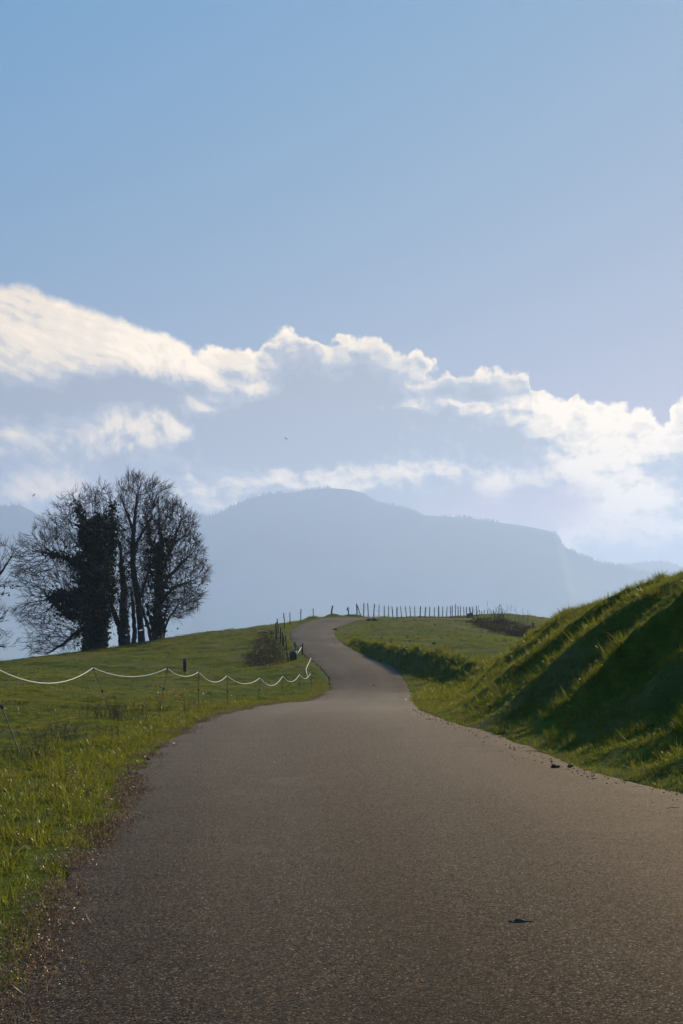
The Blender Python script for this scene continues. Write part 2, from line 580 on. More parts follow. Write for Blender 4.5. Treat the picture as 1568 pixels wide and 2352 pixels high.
class TPS:
    def __init__(self, pts, lam=6e-3):
        p = np.array(pts, float)
        self.c, z = p[:, :2] / 30.0, p[:, 2]
        n = len(p)
        K = self.k(self.c, self.c) + lam * np.eye(n)
        Q = np.hstack([np.ones((n, 1)), self.c])
        A = np.zeros((n + 3, n + 3))
        A[:n, :n], A[:n, n:], A[n:, :n] = K, Q, Q.T
        self.w = np.linalg.solve(A, np.concatenate([z, np.zeros(3)]))

    @staticmethod
    def k(a, b):
        r2 = ((a[:, None, :] - b[None, :, :]) ** 2).sum(-1)
        return 0.5 * r2 * np.log(r2 + 1e-12)

    def __call__(self, X, Y):
        q = np.stack([np.ravel(X), np.ravel(Y)], 1) / 30.0
        out = np.empty(len(q))
        for i in range(0, len(q), 20000):
            s = q[i:i + 20000]
            out[i:i + 20000] = self.k(s, self.c) @ self.w[:-3] + self.w[-3] + s @ self.w[-2:]
        return out.reshape(np.shape(X))


T_low, T_high = TPS(low), TPS(high)
road_poly = np.concatenate([Lroad, Rroad[::-1]])
edge_pts = np.concatenate([Lroad[::3], Rroad[::3]])


def in_road(X, Y):
    X, Y = np.asarray(X, float), np.asarray(Y, float)
    near = (Y < 143) & (Y > -9) & (X > -8) & (X < 40)
    res = np.zeros(X.shape, bool)
    x, y = X[near], Y[near]
    r = np.zeros(x.shape, bool)
    pl = road_poly
    a, b = pl, np.roll(pl, -1, 0)
    for i in range(len(pl)):
        (x1, y1), (x2, y2) = a[i], b[i]
        if y1 == y2:
            continue
        c = (y1 > y) != (y2 > y)
        if c.any():
            r[c] ^= x[c] < (x2 - x1) * (y[c] - y1) / (y2 - y1) + x1
    res[near] = r
    return res


def edge_dist(X, Y):
    X, Y = np.ravel(X), np.ravel(Y)
    out = np.empty(len(X))
    for i in range(0, len(X), 20000):
        s = slice(i, i + 20000)
        out[s] = np.sqrt(((X[s, None] - edge_pts[None, :, 0]) ** 2 + (Y[s, None] - edge_pts[None, :, 1]) ** 2).min(1))
    return out


def bank_t(X, Y):
    xf = np.interp(Y, fy_, fx_)
    xt = np.interp(Y, ty_, tx_)
    return (X - xf) / np.maximum(xt - xf, 0.3), xf, xt


def H(X, Y, rough=True, dist=None):
    X, Y = np.asarray(X, float), np.asarray(Y, float)
    cx, cy = np.clip(X, -62, 62), np.clip(Y, -8, 205)
    lo, hi = T_low(cx, cy), T_high(cx, cy)
    t, xf, xt = bank_t(cx, cy)
    tc = np.clip(t, 0, 1)
    S = 0.5 * tc + 0.5 * tc * tc * (3 - 2 * tc)
    S = np.where(cy > 88, np.maximum(S, sst(cx, xf + 0.2, xf + 6.0)), S)
    z = lo * (1 - S) + hi * S
    if CORR is not None:        # keep the lane itself on its smooth long profile
        xc = np.interp(Y, ys, (Lx + Rx) / 2)
        z = z + np.interp(Y, ys, CORR) * (1 - sst(np.abs(X - xc), 2.0, 6.5))
    # beyond the crest everything sinks into the valley
    far = sst(np.hypot(X * 0.7, Y), 175, 260)
    fall = np.maximum(-150.0, 2 - 0.115 * np.maximum(np.hypot(X, Y) - 150, 0))
    side = sst(np.abs(X), 45, 120)
    z = z * (1 - far) + fall * far
    z = z * (1 - side * (1 - far)) + side * (1 - far) * (-2.0 - (np.abs(X) - 45) * 0.08)
    if rough:
        hgt = np.clip(hi - lo, 0, 3)
        win = np.clip(np.minimum(t * 2.2, (1.06 - t) * 2.6), 0, 1)
        yy = Y + 0.55 * vnoise(X * 0.5, Y * 0.4) + 0.35 * (X - xf)
        spur = 0.36 * vnoise(yy * 0.33, X * 0.10 + 2) + 0.42 * vnoise(yy * 0.80 + 5, X * 0.22) + 0.27 * vnoise(yy * 1.9, X * 0.6)
        wy = sst(cy, 6, 16) * (1 - sst(cy, 92, 110))
        z = z + 0.44 * hgt * (1 + sst(cy, 48, 58)) * spur * win * wy / (1 + 0.12 * hgt)
        if dist is None:
            dist = edge_dist(X, Y).reshape(X.shape)
        off = np.clip(dist / 1.2, 0, 1)
        bump = 0.06 * fbm(X * 0.9, Y * 0.9, 4, 0.65) + 0.06 * vnoise(X * 0.45, Y * 1.5) * sst(cy, 18, 30) + 0.05 * vnoise(X * 0.28, Y * 0.2)
        z = z + off * bump * (1 - far)
        # mound round the lone post in the field
        for (mx, my, mr, mh) in MOUNDS:
            z = z + mh * np.exp(-((X - mx) ** 2 + (Y - my) ** 2) / (2 * mr * mr))
    return z


CORR = None
MOUNDS = []
_c = np.interp(ys, _pd, _pz) - H((Lx + Rx) / 2, ys, False)
CORR = _c * sst(ys, 29, 36) * (1 - sst(ys, 118, 127))


def ground_at(x, y):
    a = np.array([x], float), np.array([y], float)
    return float(H(*a)[0])


# ------------------------------------------------------------------ materials
def new_mat(name):
    m = bpy.data.materials.new(name)
    m.use_nodes = True
    N = Nodes(m.node_tree)
    return m, N


def finish(N, surf, vol=None):
    out = N.n('ShaderNodeOutputMaterial')
    if surf is not None:
        N.t.links.new(surf, out.inputs['Surface'])
    if vol is not None:
        N.t.links.new(vol, out.inputs['Volume'])


def pos(N):
    return N.n('ShaderNodeNewGeometry').outputs['Position']


def bump(N, h, dist, strength=1.0, normal=None):
    b = N.n('ShaderNodeBump')
    b.inputs['Strength'].default_value = strength
    b.inputs['Distance'].default_value = dist
    N.put(b.inputs['Height'], h)
    if normal is not None:
        N.t.links.new(normal, b.inputs['Normal'])
    return b.outputs[0]


def principled(N, col, rough=0.8, normal=None, spec=0.5, trans=None):
    b = N.n('ShaderNodeBsdfPrincipled')
    N.put(b.inputs['Base Color'], col)
    N.put(b.inputs['Roughness'], rough)
    N.put(b.inputs['Specular IOR Level'], spec)
    if normal is not None:
        N.t.links.new(normal, b.inputs['Normal'])
    return b.outputs[0]


def mat_simple(name, c1, c2, scale=8.0, rough=0.8, bmp=0.01, spec=0.3, stretch=(1, 1, 1)):
    m, N = new_mat(name)
    p = N.v('MULTIPLY', N.n('ShaderNodeTexCoord').outputs['Object'], stretch)
    f = N.noise(p, scale, 5.0, 0.6)
    c = N.mix(N.sstep(f, 0.3, 0.7), c1, c2)
    finish(N, principled(N, c, rough, bump(N, f, bmp), spec))
    return m


def mat_blade(name, cols, trans=0.5, gloss=0.3, rough=0.28, big=None, tcol=None):
    """grass or leaf: diffuse, light through the blade, and a waxy sheen. cols: four colours picked per blade/patch"""
    m, N = new_mat(name)
    info = N.n('ShaderNodeObjectInfo')
    geo = N.n('ShaderNodeNewGeometry')
    r1 = N.m('FRACT', N.m('ADD', geo.outputs['Random Per Island'], info.outputs['Random']))
    pn = N.noise(geo.outputs['Position'], 0.35, 3.0, 0.6)
    c = N.mix(r1, cols[0], cols[1])
    c = N.mix(N.sstep(pn, 0.36, 0.58), c, N.mix(r1, cols[2], cols[3]))
    if big is not None:        # a few dead straws
        c = N.mix(N.m('GREATER_THAN', N.m('FRACT', N.m('MULTIPLY', r1, 7.31)), N.m('SUBTRACT', 1.0, N.sstep(pn, 0.35, 0.65, 0.3 * big[1], 2.6 * big[1]))), c, big[0])
    d = N.n('ShaderNodeBsdfDiffuse')
    N.put(d.inputs[0], c)
    t = N.n('ShaderNodeBsdfTranslucent')
    N.put(t.inputs[0], N.mix(0.65, c, tcol) if tcol else c)
    mx = N.n('ShaderNodeMixShader')
    mx.inputs[0].default_value = trans
    N.t.links.new(d.outputs[0], mx.inputs[1])
    N.t.links.new(t.outputs[0], mx.inputs[2])
    g = N.n('ShaderNodeBsdfAnisotropic')
    g.inputs[0].default_value = (0.9, 0.9, 0.85, 1)
    g.inputs['Roughness'].default_value = rough
    fr = N.n('ShaderNodeFresnel')
    fr.inputs[0].default_value = 1.42
    mx2 = N.n('ShaderNodeMixShader')
    N.put(mx2.inputs[0], N.m('MULTIPLY', fr.outputs[0], gloss))
    N.t.links.new(mx.outputs[0], mx2.inputs[1])
    N.t.links.new(g.outputs[0], mx2.inputs[2])
    finish(N, mx2.outputs[0])
    return m


def mat_ground():
    m, N = new_mat('turf')
    p = pos(N)
    n1 = N.noise(p, 0.22, 4.0, 0.6)
    n2 = N.noise(p, 3.0, 6.0, 0.65)
    n3 = N.noise(p, 14.0, 4.0, 0.6)
    c = N.mix(N.sstep(n2, 0.35, 0.68), (0.036, 0.054, 0.005), (0.076, 0.094, 0.009))
    c = N.mix(N.sstep(n1, 0.48, 0.66, 0.0, 0.75), c, (0.105, 0.095, 0.032))
    c = N.mix(N.sstep(n3, 0.55, 0.8, 0.0, 0.6), c, (0.055, 0.042, 0.022))
    h = N.m('MULTIPLY_ADD', n3, 0.5, n2)
    finish(N, principled(N, c, 0.9, bump(N, h, 0.06), 0.03))
    return m


def mat_road():
    m, N = new_mat('asphalt')
    p = pos(N)
    sep = N.n('ShaderNodeSeparateXYZ'); N.put(sep.inputs[0], p)
    att = N.n('ShaderNodeAttribute'); att.attribute_name = 'across'
    ac = att.outputs['Fac']
    grain = N.vor(p, 115.0, rnd=1.0)
    stone = N.vor(p, 115.0, out='Color')
    fine = N.noise(p, 300.0, 2.0, 0.6)
    mid = N.noise(p, 9.0, 5.0, 0.65)
    big = N.noise(N.v('MULTIPLY', p, (1.0, 0.28, 1.0)), 0.9, 4.0, 0.55)
    sep2 = N.n('ShaderNodeSeparateColor'); N.put(sep2.inputs[0], stone)
    c = N.mix(sep2.outputs[0], (0.006, 0.0044, 0.0028), (0.052, 0.0395, 0.026))
    c = N.mix(N.m('GREATER_THAN', sep2.outputs[1], 0.93), c, (0.15, 0.13, 0.10))
    c = N.mix(N.sstep(grain, 0.35, 0.75, 0.0, 0.75), c, (0.008, 0.0065, 0.005))
    coarse = N.noise(p, 42.0, 3.0, 0.75)
    c = N.mix(N.sstep(coarse, 0.62, 0.36, 0.0, 0.6), c, (0.010, 0.008, 0.0058))
    c = N.mix(N.sstep(big, 0.3, 0.7), c, N.mix(1.0, c, (0.72, 0.71, 0.70), 'MULTIPLY'))
    c = N.mix(N.sstep(mid, 0.5, 0.75, 0.0, 0.35), c, (0.045, 0.035, 0.024))
    # wheel paths polished a little paler, margins dirtier
    aa = N.m('ABSOLUTE', ac)
    path = N.m('MULTIPLY', N.sstep(aa, 0.22, 0.42), N.sstep(aa, 0.78, 0.58))
    c = N.mix(N.m('MULTIPLY', path, 0.25), c, (0.062, 0.049, 0.035))
    wob = N.m('ADD', aa, N.m('MULTIPLY', N.m('SUBTRACT', mid, 0.5), 0.16))
    c = N.mix(N.sstep(wob, 0.93, 1.0, 0.0, 0.8), c, (0.028, 0.018, 0.010))
    # darker, tarry lengthwise bands and old patches
    band = N.m('ABSOLUTE', N.m('ADD', ac, N.m('MULTIPLY_ADD', N.m('SUBTRACT', big, 0.5), 0.25, 0.30)))
    c = N.mix(N.sstep(band, 0.17, 0.03, 0.0, 0.65), c, (0.018, 0.014, 0.010))
    pat = N.noise(p, 0.55, 5.0, 0.6)
    c = N.mix(N.sstep(pat, 0.52, 0.66, 0.0, 0.45), c, (0.022, 0.017, 0.0125))
    c = N.mix(N.sstep(pat, 0.42, 0.30, 0.0, 0.35), c, (0.065, 0.052, 0.038))
    # washed-down wet mud from the bank
    q = N.v('SUBTRACT', p, (MUD[0], MUD[1], 0.0))
    q = N.v('MULTIPLY', q, (0.75, 0.80, 0.0))
    dist = N.v('LENGTH', q, out=1)
    dist = N.m('ADD', dist, N.m('MULTIPLY', N.m('SUBTRACT', N.noise(p, 1.6, 5.0, 0.65), 0.5), 1.5))
    mud = N.sstep(dist, 1.0, 0.62)
    c = N.mix(N.m('MULTIPLY', mud, 0.9), c, (0.011, 0.0085, 0.0065))
    # transverse joints in the surfacing
    joint = None
    for yy, k in ((37.6, 0.01), (50.6, -0.02), (57.5, 0.015)):
        e = N.m('ABSOLUTE', N.m('SUBTRACT', N.m('MULTIPLY_ADD', sep.outputs[0], k, sep.outputs[1]), N.m('MULTIPLY_ADD', mid, 0.3, yy - 0.15)))
        s = N.sstep(e, 0.09, 0.03)
        joint = s if joint is None else N.m('MAXIMUM', joint, s)
    c = N.mix(N.m('MULTIPLY', joint, 0.4), c, (0.02, 0.017, 0.014))
    h = N.m('ADD', N.m('MULTIPLY', grain, -1.0), N.m('MULTIPLY', fine, 0.5))
    tilt = N.v('MULTIPLY', N.v('SUBTRACT', stone, (0.5, 0.5, 0.5)), (0.75, 0.75, 0.2))
    nrm = N.v('NORMALIZE', N.v('ADD', bump(N, h, 0.005, 0.9), tilt))
    rough = N.m('SUBTRACT', N.m('MULTIPLY_ADD', sep2.outputs[2], 0.26, 0.46), N.m('MULTIPLY', mud, 0.04))
    d = N.n('ShaderNodeBsdfDiffuse')
    N.put(d.inputs[0], c)
    N.t.links.new(nrm, d.inputs['Normal'])
    g = N.n('ShaderNodeBsdfAnisotropic')
    g.inputs[0].default_value = (0.97, 0.85, 0.70, 1)
    N.put(g.inputs['Roughness'], rough)
    N.t.links.new(nrm, g.inputs['Normal'])
    fr = N.n('ShaderNodeFresnel')
    fr.inputs[0].default_value = 1.12
    mx = N.n('ShaderNodeMixShader')
    N.put(mx.inputs[0], N.m('ADD', N.m('MULTIPLY', fr.outputs[0], 0.165), N.m('MULTIPLY_ADD', N.m('GREATER_THAN', sep2.outputs[2], 0.965), 0.10, 0.004)))
    N.t.links.new(d.outputs[0], mx.inputs[1])
    N.t.links.new(g.outputs[0], mx.inputs[2])
    finish(N, mx.outputs[0])
    return m


def mat_mountain(name='forested_slope'):
    m, N = new_mat(name)
    p = pos(N)
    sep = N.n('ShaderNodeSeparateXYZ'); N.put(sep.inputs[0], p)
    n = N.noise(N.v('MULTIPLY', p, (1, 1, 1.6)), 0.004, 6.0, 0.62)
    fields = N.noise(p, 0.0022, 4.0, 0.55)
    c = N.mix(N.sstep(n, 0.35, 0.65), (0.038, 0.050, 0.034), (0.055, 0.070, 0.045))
    lowland_haze = N.sstep(N.m('ADD', sep.outputs[2], N.m('MULTIPLY', N.m('SUBTRACT', fields, 0.5), 500.0)), 420.0, 60.0)  # paler towards the foot: low fields, with valley haze put into the colour
    c = N.mix(N.m('MULTIPLY', lowland_haze, 0.8), c, (0.33, 0.36, 0.26))
    finish(N, principled(N, c, 0.95, None, 0.1))
    return m


def mat_bark(name, c1=(0.030, 0.026, 0.022), c2=(0.055, 0.048, 0.040)):
    return mat_simple(name, c1, c2, 6.0, 0.9, 0.02, 0.2, (1, 1, 0.3))


MUD = P(1195, 1706, 21.5)
M_ground = mat_ground()
M_road = mat_road()
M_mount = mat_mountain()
M_bark = mat_bark('bark')
M_twig = mat_bark('twig_bark', (0.030, 0.025, 0.020), (0.055, 0.044, 0.034))
M_ivy = mat_blade('ivy_leaf', [(0.014, 0.026, 0.010), (0.022, 0.036, 0.012), (0.016, 0.028, 0.010), (0.028, 0.036, 0.014)], 0.15, 0.02, 0.5)
M_deadleaf = mat_blade('withered_leaf', [(0.035, 0.024, 0.014), (0.06, 0.036, 0.018), (0.03, 0.022, 0.015), (0.05, 0.03, 0.016)], 0.25, 0.2, 0.5)
M_orange = mat_blade('orange_leaf', [(0.42, 0.10, 0.02), (0.55, 0.17, 0.03), (0.4, 0.09, 0.02), (0.5, 0.2, 0.04)], 0.6, 0.2, 0.5)
M_post = mat_simple('weathered_wood', (0.028, 0.024, 0.020), (0.070, 0.058, 0.047), 14.0, 0.85, 0.012, 0.25, (1, 1, 0.12))
M_wire = mat_simple('galvanised_wire', (0.25, 0.25, 0.25), (0.35, 0.34, 0.33), 5, 0.5, 0.0, 0.5)
M_rope = mat_blade('white_rope', [(0.82, 0.80, 0.74)] * 4, 0.5, 0.4, 0.4)
M_plastic = mat_simple('black_plastic', (0.018, 0.018, 0.02), (0.03, 0.03, 0.032), 10, 0.45, 0.0, 0.5)
M_rod = mat_simple('glassfibre_rod', (0.10, 0.085, 0.05), (0.15, 0.125, 0.075), 10, 0.5, 0.0, 0.4)
M_tub = mat_simple('dark_blue_plastic', (0.008, 0.011, 0.018), (0.012, 0.016, 0.026), 6, 0.5, 0.0, 0.5)
M_sign = mat_simple('maroon_board', (0.16, 0.045, 0.05), (0.21, 0.065, 0.068), 5, 0.6, 0.004, 0.4)
M_signmark = mat_simple('faded_white_paint', (0.40, 0.30, 0.30), (0.5, 0.4, 0.4), 5, 0.6, 0.0, 0.4)
M_clod = mat_simple('dark_soil', (0.030, 0.022, 0.014), (0.085, 0.060, 0.040), 20, 0.9, 0.02, 0.2)
M_feather = mat_simple('black_feathers', (0.012, 0.012, 0.014), (0.022, 0.022, 0.024), 10, 0.6, 0.0, 0.4)
M_stone = mat_simple('grey_stone', (0.06, 0.058, 0.054), (0.14, 0.13, 0.12), 12, 0.85, 0.02, 0.3)
M_steel = mat_simple('painted_steel', (0.18, 0.18, 0.19), (0.25, 0.25, 0.26), 2, 0.5, 0.0, 0.5)

# ------------------------------------------------------------------ ground, road
POST_FIELD = P(430, 1555, 75)
L_POSTS = [  # top x, y, base x, y in the photograph (1568 wide), distance, thickness (px of the detail view)
    (995, 332, 1003, 455, 133, 9), (806, 342, 796, 540, 125, 12), (628, 393, 643, 560, 119, 10), (537, 405, 545, 597, 114, 13),
    (433, 490, 449, 665, 108, 14), (413, 553, 414, 800, 99, 22), (488, 625, 480, 860, 94, 18), (513, 697, 526, 900, 91, 14),
    (530, 775, 550, 930, 89, 12), (560, 748, 592, 985, 86, 14), (712, 852, 720, 1060, 83, 14), (832, 880, 820, 1115, 80, 20),
    (688, 978, 735, 1225, 76, 26), (575, 1000, 640, 1255, 75, 18)]
zl = lambda x, y: (x * 400 / 1568 / 1.74171 + 1000 / 1.74171, y * 400 / 1568 / 1.74171 + 2350 / 1.74171)
z3 = lambda x, y: (x * 400 / 1568 / 1.74171 + 1300 / 1.74171, y * 400 / 1568 / 1.74171 + 2350 / 1.74171)
z4 = lambda x, y: (x * 600 / 1568 / 1.74171 + 1600 / 1.74171, y * 600 / 1568 / 1.74171 + 2350 / 1.74171)
p1b = P(*z3(112, 440), 137); p2b = P(*z3(362, 440), 138); p3b = P(*z3(493, 450), 138.8); l1b = P(*zl(1003, 455), 133)
MOUNDS += [(POST_FIELD[0] - 0.1, POST_FIELD[1] - 0.1, 0.42, 0.16), (p1b[0], p1b[1], 0.5, 0.38), (p2b[0], p2b[1], 0.5, 0.22),
           (p3b[0], p3b[1], 0.45, 0.25), (l1b[0] - 0.3, l1b[1], 0.5, 0.3)]


def build_ground():
    rows = [-30.0, -20.0, -14.0, -10.0]
    y = -8.0
    while y < 46: rows.append(y); y += 0.16
    while y < 100: rows.append(y); y += 0.32
    while y < 165: rows.append(y); y += 0.6
    st = 1.0
    while y < 11400: rows.append(y); st *= 1.14; y += min(st, 700)
    rows = np.array([-2400, -600, -150] + rows)
    u = np.linspace(-1, 1, 300)
    ext = np.array([1.6, 2.6, 5, 10, 20, 45, 90])
    half = 4.5 + 0.36 * np.clip(rows, 0, 200)
    X = u[None, :] * half[:, None]
    outer = []
    for s, e in ((-1, ext[::-1]), (1, ext)):
        o = s * (half[:, None] * e[None, :] + np.clip(np.abs(rows)[:, None], 0, 9000) * 0.012 * (e[None, :] - 1))
        outer.append(np.clip(o, -10400, 10400))
    X = np.concatenate([outer[0], X, outer[1]], 1)
    X[rows > 3000] = np.linspace(-10400, 10400, X.shape[1])[None, :]
    Y = np.repeat(rows[:, None], X.shape[1], 1)
    dist = edge_dist(X, Y).reshape(X.shape)
    inr = in_road(X, Y)
    Z = H(X, Y, True, np.where(inr, 0, dist))
    Z = np.where(inr, Z - 0.05, Z + 0.0)
    # keep the sheet monotone beyond the fold of road / bank
    V = np.stack([X, Y, Z], -1).reshape(-1, 3)
    me = fast_mesh('ground', V, [grid_faces(*X.shape)])
    o = link_data('ground', me, M_ground, smooth=True)
    tag(o, 'rolling green pasture and grassy banks either side of the lane', 'ground', kind='structure')


build_ground()


def build_road():
    n = len(Lroad)
    K = 15
    s = np.concatenate([[0], np.linspace(0.012, 0.988, K - 2), [1]])
    XY = Lroad[:, None, :] * (1 - s)[None, :, None] + Rroad[:, None, :] * s[None, :, None]
    Z = H(XY[..., 0], XY[..., 1], True, np.zeros(n * K).reshape(n, K)) + 0.012
    crown = 0.03 * (1 - (2 * s - 1) ** 2)
    Z = Z + crown[None, :]
    V = np.concatenate([XY, Z[..., None]], -1)
    V[:, 0, 2] -= 0.004; V[:, -1, 2] -= 0.004
    me = fast_mesh('road', V.reshape(-1, 3), [grid_faces(n, K)])
    at = me.attributes.new('across', 'FLOAT', 'POINT')
    a = 2 * s - 1
    at.data.foreach_set('value', np.repeat(a[None, :], n, 0).ravel().astype(np.float32))
    o = link_data('road', me, M_road, smooth=True)
    tag(o, 'narrow unmarked asphalt lane winding uphill through the pasture', 'road', kind='structure')


build_road()

# ------------------------------------------------------------------ mountains
RIDGES = []


def mountain(label, prof, Y0, depth, back, seed, amp=60):
    rs = np.random.default_rng(seed)
    px = np.array([a[0] for a in prof], float); py = np.array([a[1] for a in prof], float)
    n = 420
    x = np.linspace(px[0], px[-1], n)
    yv = np.interp(x, px, py)
    for _ in range(2):
        yv = np.convolve(np.pad(yv, 1, 'edge'), [0.25, 0.5, 0.25], 'valid')
    sx, sz = ray(x, yv)
    X0, Z0 = sx * Y0, EYE + sz * Y0
    RIDGES.append((X0, np.full(n, Y0), Z0))
    t = np.linspace(0, 1, 46)
    tb = np.linspace(0, 1, 10)[1:]
    base = -152.0
    X = np.repeat(X0[None], len(t), 0)
    Y = Y0 - depth * (1 - t)[:, None] + 0 * X
    pr = 0.35 * t + 0.65 * t ** 1.7
    Z = base + (Z0[None] - base) * pr[:, None]
    w = (t * (1 - t) * 4)[:, None]
    rav = amp * fbm(X / 520.0 + seed, (Y / 2600.0) + seed, 4, 0.55) + 0.4 * amp * fbm(X / 170.0, Y / 800.0 + seed, 3, 0.5)
    Z = Z + rav * w
    Y = Y + 1.6 * rav * w
    Xb = np.repeat(X0[None], len(tb), 0)
    Yb = Y0 + back * tb[:, None] + 0 * Xb
    Zb = Z0[None] + (base - Z0[None]) * (tb ** 1.2)[:, None]
    V = np.stack([np.concatenate([X, Xb]), np.concatenate([Y, Yb]), np.concatenate([Z, Zb])], -1)
    me = fast_mesh('mountain', V.reshape(-1, 3), [grid_faces(*V.shape[:2])])
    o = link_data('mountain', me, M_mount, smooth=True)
    tag(o, label, 'mountain', kind='structure')
    return o


main_prof = [(180, 1345), (330, 1262), (430, 1205), (478, 1187), (500, 1181), (540, 1160), (580, 1143), (620, 1134), (670, 1132), (720, 1124),
             (760, 1121), (800, 1124), (840, 1134), (856, 1147), (900, 1160), (950, 1170), (972, 1183), (1030, 1187), (1080, 1190),
             (1130, 1198), (1200, 1207), (1250, 1217), (1275, 1224), (1284, 1239), (1294, 1256), (1340, 1278), (1380, 1292),
             (1430, 1300), (1480, 1316), (1600, 1350), (1900, 1400)]
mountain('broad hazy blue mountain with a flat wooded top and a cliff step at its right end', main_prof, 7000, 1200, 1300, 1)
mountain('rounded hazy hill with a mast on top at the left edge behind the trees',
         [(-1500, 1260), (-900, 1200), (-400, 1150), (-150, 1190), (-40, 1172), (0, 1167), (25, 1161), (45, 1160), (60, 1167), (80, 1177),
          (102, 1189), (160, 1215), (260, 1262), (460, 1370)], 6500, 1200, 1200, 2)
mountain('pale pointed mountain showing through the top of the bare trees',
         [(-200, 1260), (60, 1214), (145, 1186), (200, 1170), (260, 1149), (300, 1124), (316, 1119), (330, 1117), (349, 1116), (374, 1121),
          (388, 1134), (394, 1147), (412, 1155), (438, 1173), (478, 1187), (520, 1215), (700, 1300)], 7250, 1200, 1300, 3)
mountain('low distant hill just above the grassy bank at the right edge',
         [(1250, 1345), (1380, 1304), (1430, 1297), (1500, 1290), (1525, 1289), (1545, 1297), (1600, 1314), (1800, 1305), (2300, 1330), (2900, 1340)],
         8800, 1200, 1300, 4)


def ridge_forest():
    V, Fc = [], []
    n = 0
    for X0, Y0, Z0 in RIDGES:
        m = 900
        t = rng.uniform(0, len(X0) - 1, m)
        xs = np.interp(t, np.arange(len(X0)), X0); zs = np.interp(t, np.arange(len(X0)), Z0)
        keep = np.abs(xs / Y0[0]) < 0.36
        for x, z in zip(xs[keep], zs[keep]):
            if vnoise(x / 140.0, z / 300.0) < -0.15:
                continue
            h, r = rng.uniform(8, 18), rng.uniform(2.5, 4.5)
            yy = Y0[0] + rng.uniform(-25, 10)
            ring = [(x + r * math.cos(a), yy + r * math.sin(a), z - 5) for a in (0.3, 2.4, 4.5)]
            V += ring + [(x, yy, z + h)]
            Fc += [(n, n + 1, n + 3), (n + 1, n + 2, n + 3), (n + 2, n, n + 3)]
            n += 4
    me = fast_mesh('forest', np.array(V), [np.array(Fc)])
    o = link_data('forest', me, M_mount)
    tag(o, 'dark conifers fringing the ridges of the distant mountains', 'forest', kind='stuff')


ridge_forest()


def mast():
    b = P(25, 1161, 6496)
    o = empty('summit_mast', b, 'small twin-legged mast standing on the hazy hilltop at the left edge', 'mast')
    s = 6496 / F                                   # metres per photo unit
    for dx, h in ((-1.8, 8.2), (2.0, 6.8)):
        MB().tube([(dx * s, 0, -10), (dx * s, 0, h * s)], [1.6, 1.3], 6).build('leg', M_steel, o)
    MB().tube([(-3.6 * s, 0, 8.6 * s), (-1.8 * s, 0, 7.0 * s), (2.0 * s, 0, 5.6 * s), (4.0 * s, 0, 7.6 * s)], [1.1] * 4, 5).build('crossbar', M_steel, o)


mast()


def haze():
    m, N = new_mat('haze_air')
    v = N.n('ShaderNodeVolumePrincipled')
    v.inputs['Color'].default_value = (*HAZE_COLOR, 1)
    v.inputs['Density'].default_value = HAZE_DENSITY
    v.inputs['Anisotropy'].default_value = HAZE_G
    finish(N, None, v.outputs[0])
    mb = MB().box((0, 4500, 339.5), (11000, 7400, 492.5))
    o = mb.build('haze', m)
    tag(o, 'pale blue haze filling the valley between the pasture and the mountains', 'haze', kind='stuff')


haze()


# ------------------------------------------------------------------ trees (space colonisation inside measured crowns)
def crop(x, y):
    return x * 900 / 1568 / 1.74171, y * 900 / 1568 / 1.74171 + 1800 / 1.74171


def inside(poly, q):
    x, y = q[:, 0], q[:, 1]
    r = np.zeros(len(q), bool)
    a = np.asarray(poly, float); b = np.roll(a, -1, 0)
    for (x1, y1), (x2, y2) in zip(a, b):
        if y1 != y2:
            c = (y1 > y) != (y2 > y)
            r ^= c & (x < (x2 - x1) * (y - y1) / (y2 - y1) + x1)
    return r


def sample_poly(poly, n, rs):
    a = np.asarray(poly, float)
    lo, hi = a.min(0), a.max(0)
    out = np.zeros((0, 2))
    while len(out) < n:
        q = rs.uniform(lo, hi, (n * 3, 2))
        out = np.concatenate([out, q[inside(poly, q)]])
    return out[:n]


def to_world(q, d):
    px, py = crop(q[:, 0], q[:, 1])
    sx, sz = ray(px, py)
    return np.stack([sx * d, np.full(len(q), 1.0) * d, EYE + sz * d], 1)


def colonise(nodes, parent, attr, step, infl, kill, iters, bias, rs, centre=None):
    nodes, parent = [np.array(n) for n in nodes], list(parent)
    A = attr.copy()
    N = np.array(nodes)
    d2 = ((A[:, None] - N[None]) ** 2).sum(-1)
    near = d2.argmin(1); nd = np.sqrt(d2.min(1))
    kids = {}
    for _ in range(iters):
        act = nd < infl
        if not act.any():
            break
        arr = np.array(nodes)
        dirs = A[act] - arr[near[act]]
        dirs /= np.linalg.norm(dirs, axis=1, keepdims=True) + 1e-9
        acc = np.zeros((len(nodes), 3)); cnt = np.zeros(len(nodes))
        np.add.at(acc, near[act], dirs); np.add.at(cnt, near[act], 1)
        idx = np.nonzero(cnt)[0]
        new = []
        for i in idx:
            ow = arr[i] - centre
            v = acc[i] / cnt[i] + bias + rs.normal(0, 0.10, 3) + 0.38 * ow / (np.linalg.norm(ow) + 0.5)
            if parent[i] >= 0:
                pv = arr[i] - arr[parent[i]]
                v = v + 0.45 * pv / (np.linalg.norm(pv) + 1e-9)
            v = v / (np.linalg.norm(v) + 1e-9)
            q = arr[i] + step * v
            k = kids.get(i, 0)
            if k >= 3:
                continue
            kids[i] = k + 1
            new.append(q); parent.append(int(i))
        if not new:
            break
        s0 = len(nodes)
        nodes += new
        W = np.array(new)
        dd = ((A[:, None] - W[None]) ** 2).sum(-1)
        j = dd.argmin(1); dm = np.sqrt(dd[np.arange(len(A)), j])
        better = dm < nd
        near[better] = s0 + j[better]; nd[better] = dm[better]
        keep = nd > kill
        A, near, nd = A[keep], near[keep], nd[keep]
        if len(A) == 0:
            break
    return np.array(nodes), np.array(parent)


